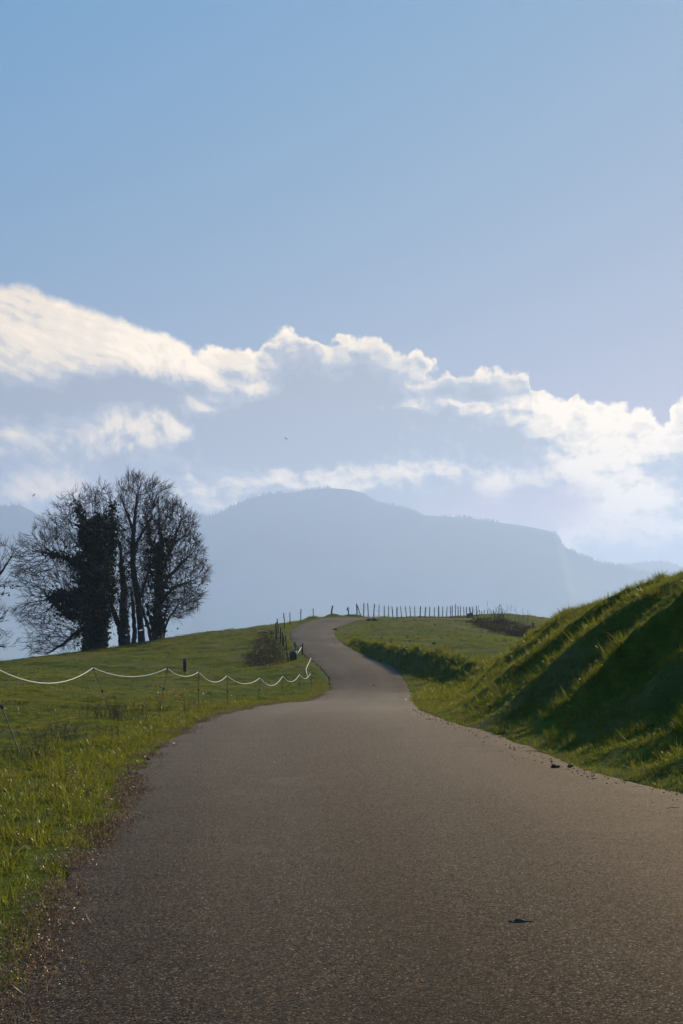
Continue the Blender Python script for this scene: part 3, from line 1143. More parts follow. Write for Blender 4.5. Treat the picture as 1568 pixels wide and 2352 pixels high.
def edges_mesh(name, Pa, Pb, ra, rb, sides, mat, parent):
    D = Pb - Pa
    D = D / (np.linalg.norm(D, axis=1, keepdims=True) + 1e-9)
    ref = np.where(np.abs(D[:, 2:3]) < 0.9, np.array([[0, 0, 1.0]]), np.array([[1.0, 0, 0]]))
    U = np.cross(D, ref); U /= np.linalg.norm(U, axis=1, keepdims=True) + 1e-9
    W = np.cross(D, U)
    ang = np.arange(sides) * 2 * math.pi / sides
    off = U[:, None] * np.cos(ang)[None, :, None] + W[:, None] * np.sin(ang)[None, :, None]
    V = np.concatenate([Pa[:, None] + off * ra[:, None, None], Pb[:, None] + off * rb[:, None, None]], 1)
    n = len(Pa)
    base = (np.arange(n) * 2 * sides)[:, None]
    Fs = []
    for k in range(sides):
        k2 = (k + 1) % sides
        Fs.append(np.concatenate([base + k, base + k2, base + sides + k2, base + sides + k], 1))
    me = fast_mesh(name, V.reshape(-1, 3), [np.concatenate(Fs)])
    return link_data(name, me, mat, parent, smooth=True)


def leaf_mesh(name, C, size, mat, parent, rs, hang=0.0, fold=0.3, slim=0.6):
    """each leaf: a folded four-point blade of its own"""
    n = len(C)
    a = rs.normal(0, 1, (n, 3)); a[:, 2] -= hang
    a /= np.linalg.norm(a, axis=1, keepdims=True)
    b = np.cross(a, rs.normal(0, 1, (n, 3))); b /= np.linalg.norm(b, axis=1, keepdims=True) + 1e-9
    c = np.cross(a, b)
    s = (size * rs.uniform(0.6, 1.3, n))[:, None]
    tip, side1, side2 = C + a * s, C + a * s * 0.45 + b * s * slim * 0.5 + c * s * fold * 0.3, C + a * s * 0.45 - b * s * slim * 0.5 + c * s * fold * 0.3
    V = np.stack([C, side1, tip, side2], 1).reshape(-1, 3)
    i = (np.arange(n) * 4)[:, None]
    Fc = np.concatenate([np.concatenate([i, i + 1, i + 2], 1), np.concatenate([i, i + 2, i + 3], 1)])
    me = fast_mesh(name, V, [Fc])
    o = link_data(name, me, mat, parent)
    o['kind'] = 'stuff'
    return o


def make_tree(name, label, d, trunks, crown, n_attr, depth, ivy=None, n_ivy=0, leaves=None, n_leaf=0, seed=0, step=0.22, kill=0.36,
              infl=4.0, bias=(0, 0, 0.10), twig=(0.4, 0.85), tw_per=3, group='bare trees on the hillside', leaf_size=0.17):
    rs = np.random.default_rng(seed)
    nodes, par, rad = [], [], []
    q0 = trunks[0][0]
    base = to_world(np.array([q0[:2]], float), d)[0]
    gz = ground_at(base[0], d)
    for ti, tr in enumerate(trunks):
        pts = to_world(np.array([a[:2] for a in tr], float), d)
        pts[1:, 1] += rs.normal(0, 0.25, len(tr) - 1)
        if ti == 0 or tr[0][1] > 1270:
            pts[0, 2] = ground_at(pts[0, 0], pts[0, 1]) - 0.15
        rr = [a[2] for a in tr]
        prev = -1
        if nodes and tr[0][1] <= 1270:
            prev = int(((np.array(nodes) - pts[0]) ** 2).sum(1).argmin())
        for i in range(len(pts) - 1):
            m = max(2, int(np.linalg.norm(pts[i + 1] - pts[i]) / step))
            for k in range(m):
                t = k / m
                q = pts[i] * (1 - t) + pts[i + 1] * t
                if i or k:
                    q = q + rs.normal(0, 0.025, 3)
                nodes.append(q); par.append(prev); rad.append(rr[i] * (1 - t) + rr[i + 1] * t)
                prev = len(nodes) - 1
        nodes.append(pts[-1]); par.append(prev); rad.append(rr[-1])
    nt = len(nodes)
    a = np.asarray(crown, float)
    a = a.mean(0) + (a - a.mean(0)) * 0.95
    q = sample_poly(a, n_attr, rs)
    cx = a[:, 0].mean(); hw = (a[:, 0].max() - a[:, 0].min()) / 2
    A = to_world(q, d)
    prof = np.sqrt(np.clip(1 - ((q[:, 0] - cx) / (hw * 1.08)) ** 2, 0.05, 1))
    A[:, 1] += rs.uniform(-1, 1, n_attr) * depth * prof
    A = A[A[:, 2] > H(A[:, 0], A[:, 1], False) + 0.1]
    N_, P_ = colonise(nodes, par, A, step, infl, kill, 110, np.array(bias), rs, np.array([base[0], base[1], gz + 0.30 * (A[:, 2].max() - gz)]))
    n = len(N_)
    r = np.zeros(n)
    kids = np.zeros(n, int)
    np.add.at(kids, P_[P_ >= 0], 1)
    pw = np.zeros(n)
    e = 2.35
    for i in range(n - 1, -1, -1):
        if kids[i] == 0:
            pw[i] = 0.0115 ** e
        r[i] = pw[i] ** (1 / e)
        if P_[i] >= 0:
            pw[P_[i]] += pw[i]
    r[nt:] = np.minimum(r[nt:], 0.17)
    for i in range(nt):
        r[i] = rad[i]
    root = empty(name, (base[0], base[1], gz), label, 'tree', group)
    O = np.array([base[0], base[1], gz])
    ch = np.nonzero(P_ >= 0)[0]
    pa = P_[ch]
    ra = np.minimum(r[pa], np.where(ch < nt, r[pa], r[ch] * 1.25)); rb = r[ch]
    thick = (ch < nt) | (rb > 0.045)
    edges_mesh('trunk', N_[pa[thick]] - O, N_[ch[thick]] - O, ra[thick], rb[thick], 7, M_bark, root)
    # crown: branches and twigs
    Pa, Pb, A1, B1 = [N_[pa[~thick]]], [N_[ch[~thick]]], [ra[~thick]], [rb[~thick]]
    ends = np.nonzero((kids <= 1) & (np.arange(n) >= nt))[0]
    ends = np.concatenate([np.repeat(np.nonzero((kids == 0) & (np.arange(n) >= nt))[0], tw_per), ends[rs.random(len(ends)) < 0.75]])
    if len(ends):
        dv = N_[ends] - N_[np.maximum(P_[ends], 0)]
        dv /= np.linalg.norm(dv, axis=1, keepdims=True) + 1e-9
        ow = N_[ends] - np.array([base[0], base[1], gz + 0.3 * (A[:, 2].max() - gz)])
        ow /= np.linalg.norm(ow, axis=1, keepdims=True)
        dv = dv * 0.8 + 0.45 * ow + rs.normal(0, 0.30, dv.shape) + np.array([0, 0, 0.12])
        dv /= np.linalg.norm(dv, axis=1, keepdims=True)
        L = rs.uniform(*twig, len(ends))[:, None]
        mid = N_[ends] + dv * L * 0.5
        d2 = dv + rs.normal(0, 0.16, dv.shape) + np.array([0, 0, 0.14]); d2 /= np.linalg.norm(d2, axis=1, keepdims=True)
        end = mid + d2 * L * 0.55
        Pa += [N_[ends], mid]; Pb += [mid, end]
        A1 += [np.full(len(ends), 0.0125), np.full(len(ends), 0.010)]; B1 += [np.full(len(ends), 0.010), np.full(len(ends), 0.005)]
        sel = rs.random(len(ends)) < 0.7
        d3 = dv[sel] + rs.normal(0, 0.5, (sel.sum(), 3)); d3 /= np.linalg.norm(d3, axis=1, keepdims=True)
        Pa.append(mid[sel]); Pb.append(mid[sel] + d3 * L[sel] * 0.45); A1.append(np.full(sel.sum(), 0.010)); B1.append(np.full(sel.sum(), 0.004))
    Pa, Pb, A1, B1 = map(np.concatenate, (Pa, Pb, A1, B1))
    edges_mesh('crown', Pa - O, Pb - O, A1, B1, 3, M_twig, root)
    if ivy is not None:
        q = sample_poly(ivy, n_ivy, rs)
        q = q + rs.normal(0, 1, q.shape) * rs.choice([10, 30, 55], (n_ivy, 1), p=[.5, .42, .08])
        # clumpy: pull the leaves towards clump centres, thin at the rim
        k = sample_poly(ivy, max(12, n_ivy // 55), rs)
        j = ((q[:, None] - k[None]) ** 2).sum(-1).argmin(1)
        q = q + (k[j] - q) * rs.uniform(0.0, 0.6, (n_ivy, 1))
        C = to_world(q, d)
        C[:, 1] += rs.normal(0, 0.55, n_ivy)
        k = np.nonzero((r > 0.045) & (N_[:, 2] > gz + 1.0))[0]
        k = k[rs.integers(0, len(k), n_ivy // 4)]
        C = np.concatenate([C, N_[k] + rs.normal(0, 0.2, (len(k), 3))])
        leaf_mesh('ivy', C - O, 0.19, M_ivy, root, rs, 0.4, 0.3, 0.95)
    if leaves is not None:
        tips = np.concatenate([Pb[len(Pa) - len(Pa) // 2:], N_[ends]])
        px = np.stack([CX + F * tips[:, 0] / tips[:, 1], tips[:, 2]], 1)
        cxs, _ = crop(np.array([p_[0] for p_ in leaves], float), np.array([p_[1] for p_ in leaves], float))
        W = to_world(np.array(leaves, float), d)
        ok = inside(np.stack([cxs, W[:, 2]], 1), px)
        t = tips[ok]
        if len(t):
            t = t[rs.permutation(len(t))[:n_leaf]]
            leaf_mesh('withered_leaves', t - O, leaf_size, M_deadleaf, root, rs, 2.2, 0.5, 0.75)
    return root


make_tree('ivy_clad_tree', 'biggest bare tree with a thick trunk wrapped in dark ivy, left in the clump', 101,
          [[(690, 1393, .78), (692, 1300, .62), (688, 1150, .56), (680, 1000, .5), (672, 820, .42), (668, 640, .3), (672, 480, .14)],
           [(685, 1050, .28), (600, 1010, .24), (470, 1020, .16), (350, 1020, .08)],
           [(680, 1000, .3), (600, 850, .24), (480, 760, .15), (330, 720, .07)],
           [(675, 850, .24), (760, 700, .18), (790, 520, .12), (780, 380, .06)],
           [(672, 820, .22), (600, 640, .17), (560, 480, .1), (540, 380, .05)],
           [(690, 1210, .2), (560, 1260, .15), (430, 1360, .09), (320, 1425, .05)]],
          [(105, 900), (125, 720), (180, 650), (250, 610), (330, 490), (420, 440), (470, 340), (560, 280), (640, 270), (720, 230), (800, 260),
           (850, 350), (860, 600), (810, 800), (800, 1000), (770, 1150), (740, 1230), (640, 1240), (620, 1330), (560, 1405), (430, 1415),
           (300, 1440), (200, 1450), (240, 1360), (300, 1250), (180, 1210), (110, 1150), (160, 1100), (210, 1000), (150, 950)],
          5600, 3.4,
          ivy=[(595, 1375), (630, 1260), (560, 1180), (470, 1180), (390, 1090), (330, 1020), (400, 985), (540, 980), (560, 860), (470, 760), (560, 740),
               (560, 600), (590, 480), (640, 500), (690, 440), (770, 470), (830, 560), (790, 700), (780, 850), (800, 1000), (760, 1150), (735, 1290), (745, 1385)],
          n_ivy=14000, seed=11, bias=(0, 0, 0.03), tw_per=3)
make_tree('slim_tree', 'slim bare trunk just left of the thick ivy-clad trunk', 99.5,
          [[(590, 1403, .26), (602, 1310, .19), (604, 1200, .16), (598, 1060, .1), (590, 960, .05)]],
          [(470, 1150), (560, 1200), (630, 1150), (650, 950), (600, 850), (500, 880), (440, 1000)], 350, 1.2,
          ivy=[(570, 1400), (590, 1250), (585, 1100), (620, 1100), (622, 1250), (615, 1400)], n_ivy=350, seed=12)
make_tree('forked_tree', 'bare tree forking low into two limbs, first right of the thick ivy-clad trunk', 104.5,
          [[(872, 1349, .46), (868, 1260, .36), (870, 1120, .3), (862, 960, .24), (845, 800, .16), (835, 640, .08)],
           [(862, 1300, .3), (832, 1235, .25), (795, 1140, .18), (765, 1040, .1)]],
          [(735, 1230), (760, 1000), (770, 720), (840, 560), (910, 640), (930, 900), (910, 1180), (850, 1150), (820, 1220)], 900, 1.8, seed=13,
          ivy=[(850, 1180), (845, 900), (830, 780), (880, 800), (890, 1000), (888, 1200)], n_ivy=420)
make_tree('thin_tree', 'thin bare trunk between the forked tree and the tallest tree', 106,
          [[(937, 1339, .2), (938, 1250, .17), (932, 1110, .13), (918, 960, .08)]],
          [(890, 1180), (880, 980), (930, 880), (970, 1000), (960, 1200)], 260, 1.2, seed=14)
make_tree('tall_tree', 'tallest bare tree of the clump, its open crown rising above all the others', 107,
          [[(988, 1327, .29), (984, 1200, .25), (970, 1060, .24), (940, 920, .23), (926, 760, .21), (928, 600, .17), (940, 450, .12), (958, 320, .07)],
           [(926, 720, .14), (980, 600, .1), (1040, 500, .06)], [(930, 560, .12), (880, 430, .08), (840, 320, .05)],
           [(970, 1060, .14), (1020, 900, .1), (1050, 760, .06)]],
          [(810, 260), (805, 200), (835, 270), (885, 185), (915, 165), (960, 185), (1010, 220), (1050, 200), (1085, 215), (1130, 255), (1200, 260), (1180, 320), (1100, 350),
           (1080, 480), (1060, 650), (1060, 820), (1020, 980), (1000, 1150), (960, 1100), (900, 980), (860, 760), (830, 560), (840, 380)], 3000, 2.2,
          ivy=[(905, 900), (900, 620), (950, 600), (950, 920)], n_ivy=260, seed=15, kill=0.34, tw_per=3, twig=(0.45, 0.9))
make_tree('leaning_tree', 'thin bare trunk leaning left, just left of the leaf-tipped tree', 108,
          [[(1055, 1314, .15), (1042, 1255, .13), (1012, 1180, .11), (990, 1090, .07)]],
          [(950, 1160), (960, 980), (1040, 960), (1060, 1120), (1040, 1220)], 230, 1.2, seed=16)
make_tree('leafy_tree', 'right tree of the clump with dark leaves still hanging on its right side', 109,
          [[(1103, 1304, .44), (1102, 1160, .36), (1108, 960, .32), (1118, 780, .26), (1128, 640, .18), (1112, 480, .08)],
           [(1077, 1303, .12), (1052, 1200, .1), (1022, 1080, .06)],
           [(1105, 1000, .2), (1180, 880, .14), (1280, 780, .09), (1340, 720, .05)],
           [(1110, 900, .17), (1180, 720, .12), (1240, 560, .07), (1270, 480, .04)],
           [(1104, 1100, .16), (1200, 960, .11), (1330, 920, .06)],
           [(1118, 780, .15), (1050, 620, .1), (1020, 480, .05)]],
          [(985, 430), (1040, 360), (1120, 340), (1190, 345), (1255, 360), (1330, 430), (1360, 510), (1350, 580), (1390, 620), (1405, 700), (1420, 810), (1460, 880),
           (1430, 930), (1390, 970), (1400, 1050), (1330, 1120), (1240, 1170), (1160, 1190), (1040, 1150), (990, 1000), (1000, 800), (985, 600)], 4200, 2.7,
          ivy=[(1068, 1280), (1066, 1000), (1030, 760), (1050, 680), (1100, 640), (1160, 600), (1185, 680), (1160, 800), (1165, 950), (1150, 1060), (1135, 1250)],
          n_ivy=3200, leaves=[(980, 400), (1030, 320), (1260, 330), (1350, 420), (1420, 620), (1480, 880), (1440, 990), (1330, 940), (1230, 760), (1130, 600), (1000, 560)],
          n_leaf=560, seed=17, kill=0.30)
make_tree('curved_stem_tree', 'low thin stems curving out to the right at the right end of the tree clump', 109.4,
          [[(1140, 1304, .12), (1148, 1245, .1), (1185, 1165, .08), (1240, 1085, .05)], [(1128, 1302, .1), (1160, 1130, .08), (1180, 1020, .05)]],
          [(1150, 1190), (1180, 1000), (1310, 960), (1400, 1010), (1390, 1060), (1320, 1150), (1240, 1200)], 520, 1.6, seed=18)
make_tree('roadside_tree', 'bare tree mostly out of frame, its branches reaching in at the left edge', 93,
          [[(-170, 1470, .4), (-160, 1250, .33), (-140, 1050, .25), (-120, 850, .15), (-110, 700, .08)],
           [(-150, 1150, .2), (-60, 960, .13), (20, 830, .07), (80, 740, .03)],
           [(-160, 1250, .15), (-60, 1200, .09), (20, 1165, .04)], [(-160, 1300, .15), (-60, 1360, .09), (40, 1375, .04)]],
          [(155, 640), (90, 650), (40, 680), (-60, 600), (-200, 560), (-330, 700), (-420, 1000), (-330, 1300), (-180, 1400), (-60, 1330), (20, 1400), (95, 1370), (60, 1300),
           (-30, 1260), (-40, 1200), (60, 1170), (20, 1110), (-40, 1080), (0, 1000), (130, 985), (135, 960), (20, 950), (60, 880), (120, 780)], 950, 2.4,
          leaves=[(-20, 1010), (-20, 920), (145, 940), (145, 1010)], n_leaf=26, seed=19, kill=0.45, tw_per=2, bias=(0.02, 0, 0.1))


# ------------------------------------------------------------------ fences and posts
def post_mesh(bottom, top, r, seed, sides=8):
    """a split round stake: slightly bent, tapering, with a rough sawn or broken head"""
    random.seed(seed)
    b, t = np.asarray(bottom, float), np.asarray(top, float)
    n = 7
    off = np.array([random.uniform(-1, 1), random.uniform(-1, 1), 0]) * r * 0.55
    pts, rad = [], []
    for i in range(n):
        k = i / (n - 1)
        pts.append(b * (1 - k) + t * k + off * math.sin(k * math.pi * 1.3) + np.array([random.uniform(-1, 1), random.uniform(-1, 1), 0]) * r * 0.12)
        rad.append(r * (1.08 - 0.16 * k) * random.uniform(0.93, 1.07))
    mb = MB().tube(pts, rad, sides, True, 0.07)
    top0 = (n - 1) * sides
    tilt = (random.uniform(-1, 1), random.uniform(-1, 1))
    for k in range(sides):
        q = mb.v[top0 + k] - pts[-1]
        mb.v[top0 + k] = mb.v[top0 + k] + np.array([0, 0, (q[0] * tilt[0] + q[1] * tilt[1]) * 0.9])
    return mb


def place(px, py, d):
    q = P(px, py, d)
    q[2] = ground_at(q[0], q[1])
    return q


l_labels = ['thin stake on a grass mound at the lane top, left of the stout post',
            'straight stake on the skyline left of the lane bend, next to the thin mound stake',
            'slim stake leaning left on the skyline, second left of the lane bend',
            'stake with a rough head on the skyline, third left of the lane bend',
            'short leaning stake directly behind the thick post at the bramble patch',
            'thick post at the top corner of the bramble patch',
            'tall stake at the bramble patch, just right of the thick corner post',
            'left one of three close stakes halfway down the bramble patch',
            'thinnest stake in the middle of three close stakes by the brambles',
            'leaning stake, right one of three close stakes by the brambles',
            'slender stake directly behind the stump post with the blue tub',
            'stout upright post with white rope tied to it, closest to the lane edge',
            'dark leaning stump post standing right of the blue tub',
            'dark stake leaning left of the blue tub at the foot of the brambles']


def roadside_posts():
    tops = []
    for i, (x0, y0, x1, y1, d, w) in enumerate(L_POSTS):
        b = place(*zl(x1, y1), d)
        bt = P(*zl(x1, y1), d)
        tp = P(*zl(x0, y0), d)
        tp = tp + np.array([0, 0, 0.0])
        h = max(0.5, tp[2] - b[2])
        tp[2] = b[2] + h
        r = w / 2 * 400 / 1568 / 1.74171 * d / F
        r = max(r * 1.2, 0.036)
        o = empty('fence_post', b, l_labels[i], 'fence post', 'old wooden posts along the left edge of the lane')
        mb = post_mesh((0, 0, -0.25), tp - b, r, 100 + i)
        mb.build('stake', M_post, o, True)
        if i in (0, 1, 2, 3, 4, 7, 10, 11):
            k = 0.72 if i != 0 else 0.85
            q = (tp - b) * k
            MB().tube([q + np.array([-r - 0.07, 0, 0.0]), q + np.array([-r - 0.01, 0, 0.005])], [0.018, 0.024], 6).build('insulator', M_plastic, o)
        tops.append((b, tp, r))
    return tops


LT = roadside_posts()

b = place(*z3(112, 440), 137)
o = empty('fence_post', b, 'stout post on a grass mound where the lane meets the skyline', 'fence post', 'old wooden posts along the left edge of the lane')
post_mesh((0, 0, -0.2), P(*z3(122, 290), 137) - b, 0.075, 201).build('stake', M_post, o, True)
b = place(*z3(362, 440), 138)
o = empty('fence_post', b, 'short crest post with an insulator, left of the braced corner post', 'fence post', 'old wooden posts along the left edge of the lane')
tp = P(*z3(350, 312), 138) - b
post_mesh((0, 0, -0.2), tp, 0.055, 202).build('stake', M_post, o, True)
MB().box(tp * 0.68 + np.array([-0.09, -0.03, 0]), (0.06, 0.03, 0.09)).build('insulator', M_plastic, o)
MB().tube([tp * 0.78 + np.array([0.0, 0, 0]), tp * 0.78 + np.array([0.17, 0, 0])], [0.012, 0.012], 5).build('bracket', M_plastic, o)
b = place(430, 1555, 75)
o = empty('fence_post', b, 'lone dark post standing on a small mound in the left pasture behind the rope', 'fence post')
post_mesh((0, 0, -0.2), P(423.5, 1515, 75) - b, 0.10, 203).build('stake', M_post, o, True)
# post half hidden on the right slope
b = place(*z4(1388, 403), 120)
o = empty('fence_post', b, 'short dark post on the shaded slope at the right, beside the two bare saplings', 'fence post')
post_mesh((0, 0, -0.3), P(*z4(1388, 364), 120) - b, 0.11, 204).build('stake', M_post, o, True)

CREST = [(487, 258, 493, 450, 18), (600, 247, 597, 452, 16), (662, 253, 667, 452, 14), (764, 262, 757, 455, 15), (838, 268, 840, 452, 10),
         (917, 287, 926, 458, 13), (988, 290, 990, 460, 10), (1043, 300, 1060, 466, 14), (1118, 310, 1126, 462, 18), (1172, 297, 1206, 466, 10),
         (1252, 297, 1274, 462, 10), (1322, 293, 1335, 458, 9), (1396, 298, 1403, 458, 10), (1490, 298, 1478, 460, 17)]
CREST4 = [(262, 205, 256, 306, 12), (306, 202, 303, 304, 9), (352, 206, 358, 304, 8), (398, 196, 400, 304, 12), (441, 199, 439, 304, 8),
          (487, 203, 483, 306, 7), (520, 198, 526, 306, 8), (539, 190, 543, 304, 9), (574, 178, 573, 304, 8), (601, 197, 603, 302, 9),
          (627, 196, 628, 300, 6), (661, 204, 665, 302, 7), (686, 205, 698, 300, 9), (722, 207, 735, 300, 13), (750, 206, 757, 292, 7),
          (796, 196, 790, 284, 8), (826, 235, 828, 268, 7), (849, 252, 850, 270, 5), (876, 254, 876, 276, 7), (910, 262, 911, 278, 5), (973, 266, 973, 282, 6)]


def crest_fence():
    items = []
    for i, (x0, y0, x1, y1, w) in enumerate(CREST):
        items.append((z3(x0, y0), z3(x1, y1), w * 400 / 1568 / 1.74171))
    for (x0, y0, x1, y1, w) in CREST4:
        items.append((z4(x0, y0), z4(x1, y1), w * 600 / 1568 / 1.74171))
    n = len(items)
    d0 = 138.8
    b0 = place(*items[0][1], d0)
    root = empty('wire_fence', b0, 'row of crooked wooden stakes with thin wires along the crest of the hill', 'fence')
    feet, heads = [], []
    for i, (t, bb, w) in enumerate(items):
        d = d0 + 1.4 * i / 14 if i < 30 else d0 + 3 + (i - 29) * 1.2
        foot = place(bb[0], bb[1], d)
        head = P(t[0], t[1], d)
        if head[2] - foot[2] < 0.3:
            head[2] = foot[2] + 0.45
        r = max(w / 2 * d / F, 0.036)
        post_mesh(foot - b0 - np.array([0, 0, 0.3]), head - b0, r, 300 + i).build('post', M_post, root, True)
        feet.append(foot); heads.append(head)
    q0, q1 = P(*z3(497, 290), d0 - 0.1), place(*z3(562, 445), d0 - 0.1)
    post_mesh(q1 - b0 - np.array([0, 0, 0.15]), q0 - b0, 0.045, 299).build('brace', M_post, root, True)
    for k in (0.80, 0.52, 0.14):
        pts = []
        for i in range(30):
            a = feet[i] * (1 - k) + heads[i] * k
            if pts:
                m = (pts[-1] + a) / 2 - np.array([0, 0, 0.025])
                pts.append(m)
            pts.append(a)
        MB().tube([p - b0 for p in pts], [0.006] * len(pts), 4).build('wire', M_wire, root)


crest_fence()


def sign_board():
    # leaning maroon board in front of the last crest posts
    c = [P(*z4(x, y), 136.5) for x, y in ((698, 274), (757, 263), (762, 307), (697, 322))]
    ctr = sum(c) / 4
    o = empty('sign_board', (ctr[0], ctr[1], c[3][2]), 'faded maroon sign board leaning on the last stakes of the crest fence', 'sign')
    O = np.array(o.location)
    th = np.array([0, 0.035, 0])
    v = [p - O for p in c] + [p - O + th for p in c]
    link_mesh('board', v, [(3, 2, 1, 0), (4, 5, 6, 7), (0, 1, 5, 4), (1, 2, 6, 5), (2, 3, 7, 6), (3, 0, 4, 7)], M_sign, o)

    def uv(u, w, lift=-0.006):
        a = c[0] * (1 - u) + c[1] * u; bq = c[3] * (1 - u) + c[2] * u
        return a * (1 - w) + bq * w - O + np.array([0, lift, 0])
    for (u0, u1, w0, w1) in ((0.38, 0.60, 0.46, 0.52), (0.08, 0.92, 0.70, 0.76), (0.30, 0.72, 0.28, 0.33)):
        q = [uv(u0, w0), uv(u1, w0), uv(u1, w1), uv(u0, w1)]
        q2 = [p + np.array([0, 0.007, 0]) for p in q]
        link_mesh('marking', q + q2, [(3, 2, 1, 0), (0, 1, 5, 4), (1, 2, 6, 5), (2, 3, 7, 6), (3, 0, 4, 7)], M_signmark, o)
    for s in (0.12, 0.88):
        a = uv(s, 0.05, 0.04); bq = uv(s, 1.0, 0.05)
        MB().tube([a, bq - np.array([0, 0, 0.12])], [0.02, 0.02], 5).build('batten', M_post, o)


sign_board()


def rope_fence():
    # top and base of each plastic rod in the photograph, with its distance
    rods = [((-36, 1520), (48, 1745), 19.8), ((214, 1534), (258, 1650), 29.2), ((385, 1535), (366, 1640), 32.0), ((457, 1543), (456, 1636), 34.0),
            ((522, 1552), (524, 1626), 37.5), ((598, 1557), (594, 1618), 41.5), ((650, 1553), (648, 1606), 47.0), ((689, 1549), (689, 1599), 52.0),
            ((714, 1547), (718, 1590), 55.5)]
    b0 = place(*rods[1][1], rods[1][2])
    root = empty('rope_fence', b0, 'temporary fence of thin black-capped rods with a sagging white rope beside the pasture', 'fence')
    tops = []
    for i, (t, bb, d) in enumerate(rods):
        foot = place(bb[0], bb[1], d)
        top = P(t[0], t[1], d)
        tops.append(top)
        v = top - foot
        rod = MB().tube([foot - b0 - 0.15 * v, foot - b0 + 0.5 * v, top - b0], [0.009] * 3, 6).build('rod', M_rod, root)
        u = v / np.linalg.norm(v)
        for k in (1.0, 0.52):
            q = foot + v * k - b0
            cl = MB().tube([q - u * 0.03, q - u * 0.012, q + u * 0.02, q + u * 0.035], [0.013, 0.021, 0.021, 0.010], 7)
            cl.tube([q + np.array([0, 0, 0.0]), q + np.array([0.03, -0.02, 0.012])], [0.008, 0.006], 5)
            cl.build('clip', M_plastic, root)
    sag_px = [1570, 1555, 1554, 1567, 1571, 1575, 1566, 1559]
    pts = []
    for i in range(len(tops) - 1):
        a, bq = tops[i], tops[i + 1]
        mid = (a + bq) / 2
        want = P(CX + F * mid[0] / mid[1], sag_px[i], mid[1])[2]
        sag = max(0.05, mid[2] - want)
        for k in range(12):
            t = k / 12
            pts.append(a * (1 - t) + bq * t - np.array([0, 0, sag * 4 * t * (1 - t)]) - b0)
    pts.append(tops[-1] - b0)
    MB().tube(pts, [0.0085] * len(pts), 6).build('rope', M_rope, root, True)
    # loose end: rope led from the last bay up to a stub rod near the lane
    q0 = P(715, 1512, 66); f0 = place(716, 1540, 66)
    MB().tube([f0 - b0 - np.array([0, 0, 0.1]), q0 - b0], [0.008] * 2, 6).build('rod', M_rod, root)
    pr = [P(708, 1556, 55.5), P(705.5, 1548, 57), P(703.5, 1538, 58), P(707, 1529, 60.5), P(711, 1521, 63.5), q0]
    MB().tube([p - b0 for p in pr], [0.011] * len(pr), 6).build('rope', M_rope, root, True)
    # short length tied between the stout post and the stump
    pr = [P(*zl(812, 940), 79.6), P(*zl(775, 1000), 78.4), P(*zl(722, 1066), 77)]
    MB().tube([p - b0 for p in pr], [0.016] * 3, 6).build('rope', M_rope, root, True)


rope_fence()


def tub():
    c = place(*zl(684, 1212), 75.6)
    o = empty('tub', c, 'dark blue round tub standing on the grass between the two leaning stakes', 'tub')
    n, R_, h = 18, 0.20, 0.46
    mb = MB()
    mb.tube([(0, 0, 0), (0, 0, 0.05), (0, 0, h * 0.5), (0, 0, h * 0.86), (0, 0, h)], [R_ * 0.82, R_ * 0.93, R_ * 1.02, R_ * 0.97, R_ * 0.80], n)
    mb.build('body', M_tub, o, True)
    MB().tube([(0, 0, h * 0.93), (0, 0, h * 0.97), (0, 0, h + 0.012)], [R_ * 0.92, R_ * 0.93, R_ * 0.83], n).build('lid', M_tub, o)
    MB().tube([(R_ * math.cos(a), -0.02, h * 0.9 + 0.12 * math.sin(a)) for a in np.linspace(0.1, 3.04, 8)], [0.01] * 8, 5).build('handle', M_wire, o)


tub()


# ------------------------------------------------------------------ thickets, shrubs, saplings, weeds
def hit(px, py, d0=4.0, d1=170.0, n=700):
    """ground points met by sight lines"""
    px, py = np.atleast_1d(px).astype(float), np.atleast_1d(py).astype(float)
    sx, sz = ray(px, py)
    d = d0 * (d1 / d0) ** np.linspace(0, 1, n)
    X = sx[:, None] * d[None]; Y = np.repeat(d[None], len(px), 0)
    g = H(X, Y, True, np.full(X.shape, 9.0)) - (EYE + sz[:, None] * d[None])
    i = np.where((g > 0).any(1), (g > 0).argmax(1), n - 1)
    D = d[i]
    X, Y = sx * D, D
    return np.stack([X, Y, H(X, Y)], 1)


def stems(base, hgt, n, spread, lean, rs, r0=0.008, fork=2, droop=0.0, seg=5):
    """edge list of thin arching stems rising from points near base"""
    Pa, Pb, ra, rb = [], [], [], []
    for _ in range(n):
        p = np.array(base, float) + np.array([rs.normal(0, spread), rs.normal(0, spread), 0])
        h = hgt * rs.uniform(0.55, 1.1)
        v = np.array([rs.normal(0, lean), rs.normal(0, lean), 1.0]); v /= np.linalg.norm(v)
        r = r0 * rs.uniform(0.7, 1.2)
        for k in range(seg):
            w = v + rs.normal(0, 0.12, 3) + np.array([0, 0, -droop * (k / seg) ** 2 * 2])
            w /= np.linalg.norm(w)
            q = p + w * h / seg
            Pa.append(p); Pb.append(q); ra.append(r * (1 - 0.7 * k / seg)); rb.append(r * (1 - 0.7 * (k + 1) / seg))
            if k >= 1:
                for _f in range(fork):
                    if rs.random() < 0.6:
                        u = w + rs.normal(0, 0.45, 3); u /= np.linalg.norm(u)
                        l = h / seg * rs.uniform(0.6, 1.5)
                        Pa.append(q); Pb.append(q + u * l); ra.append(r * 0.5); rb.append(r * 0.25)
            p, v = q, w
    return np.array(Pa), np.array(Pb), np.array(ra), np.array(rb)


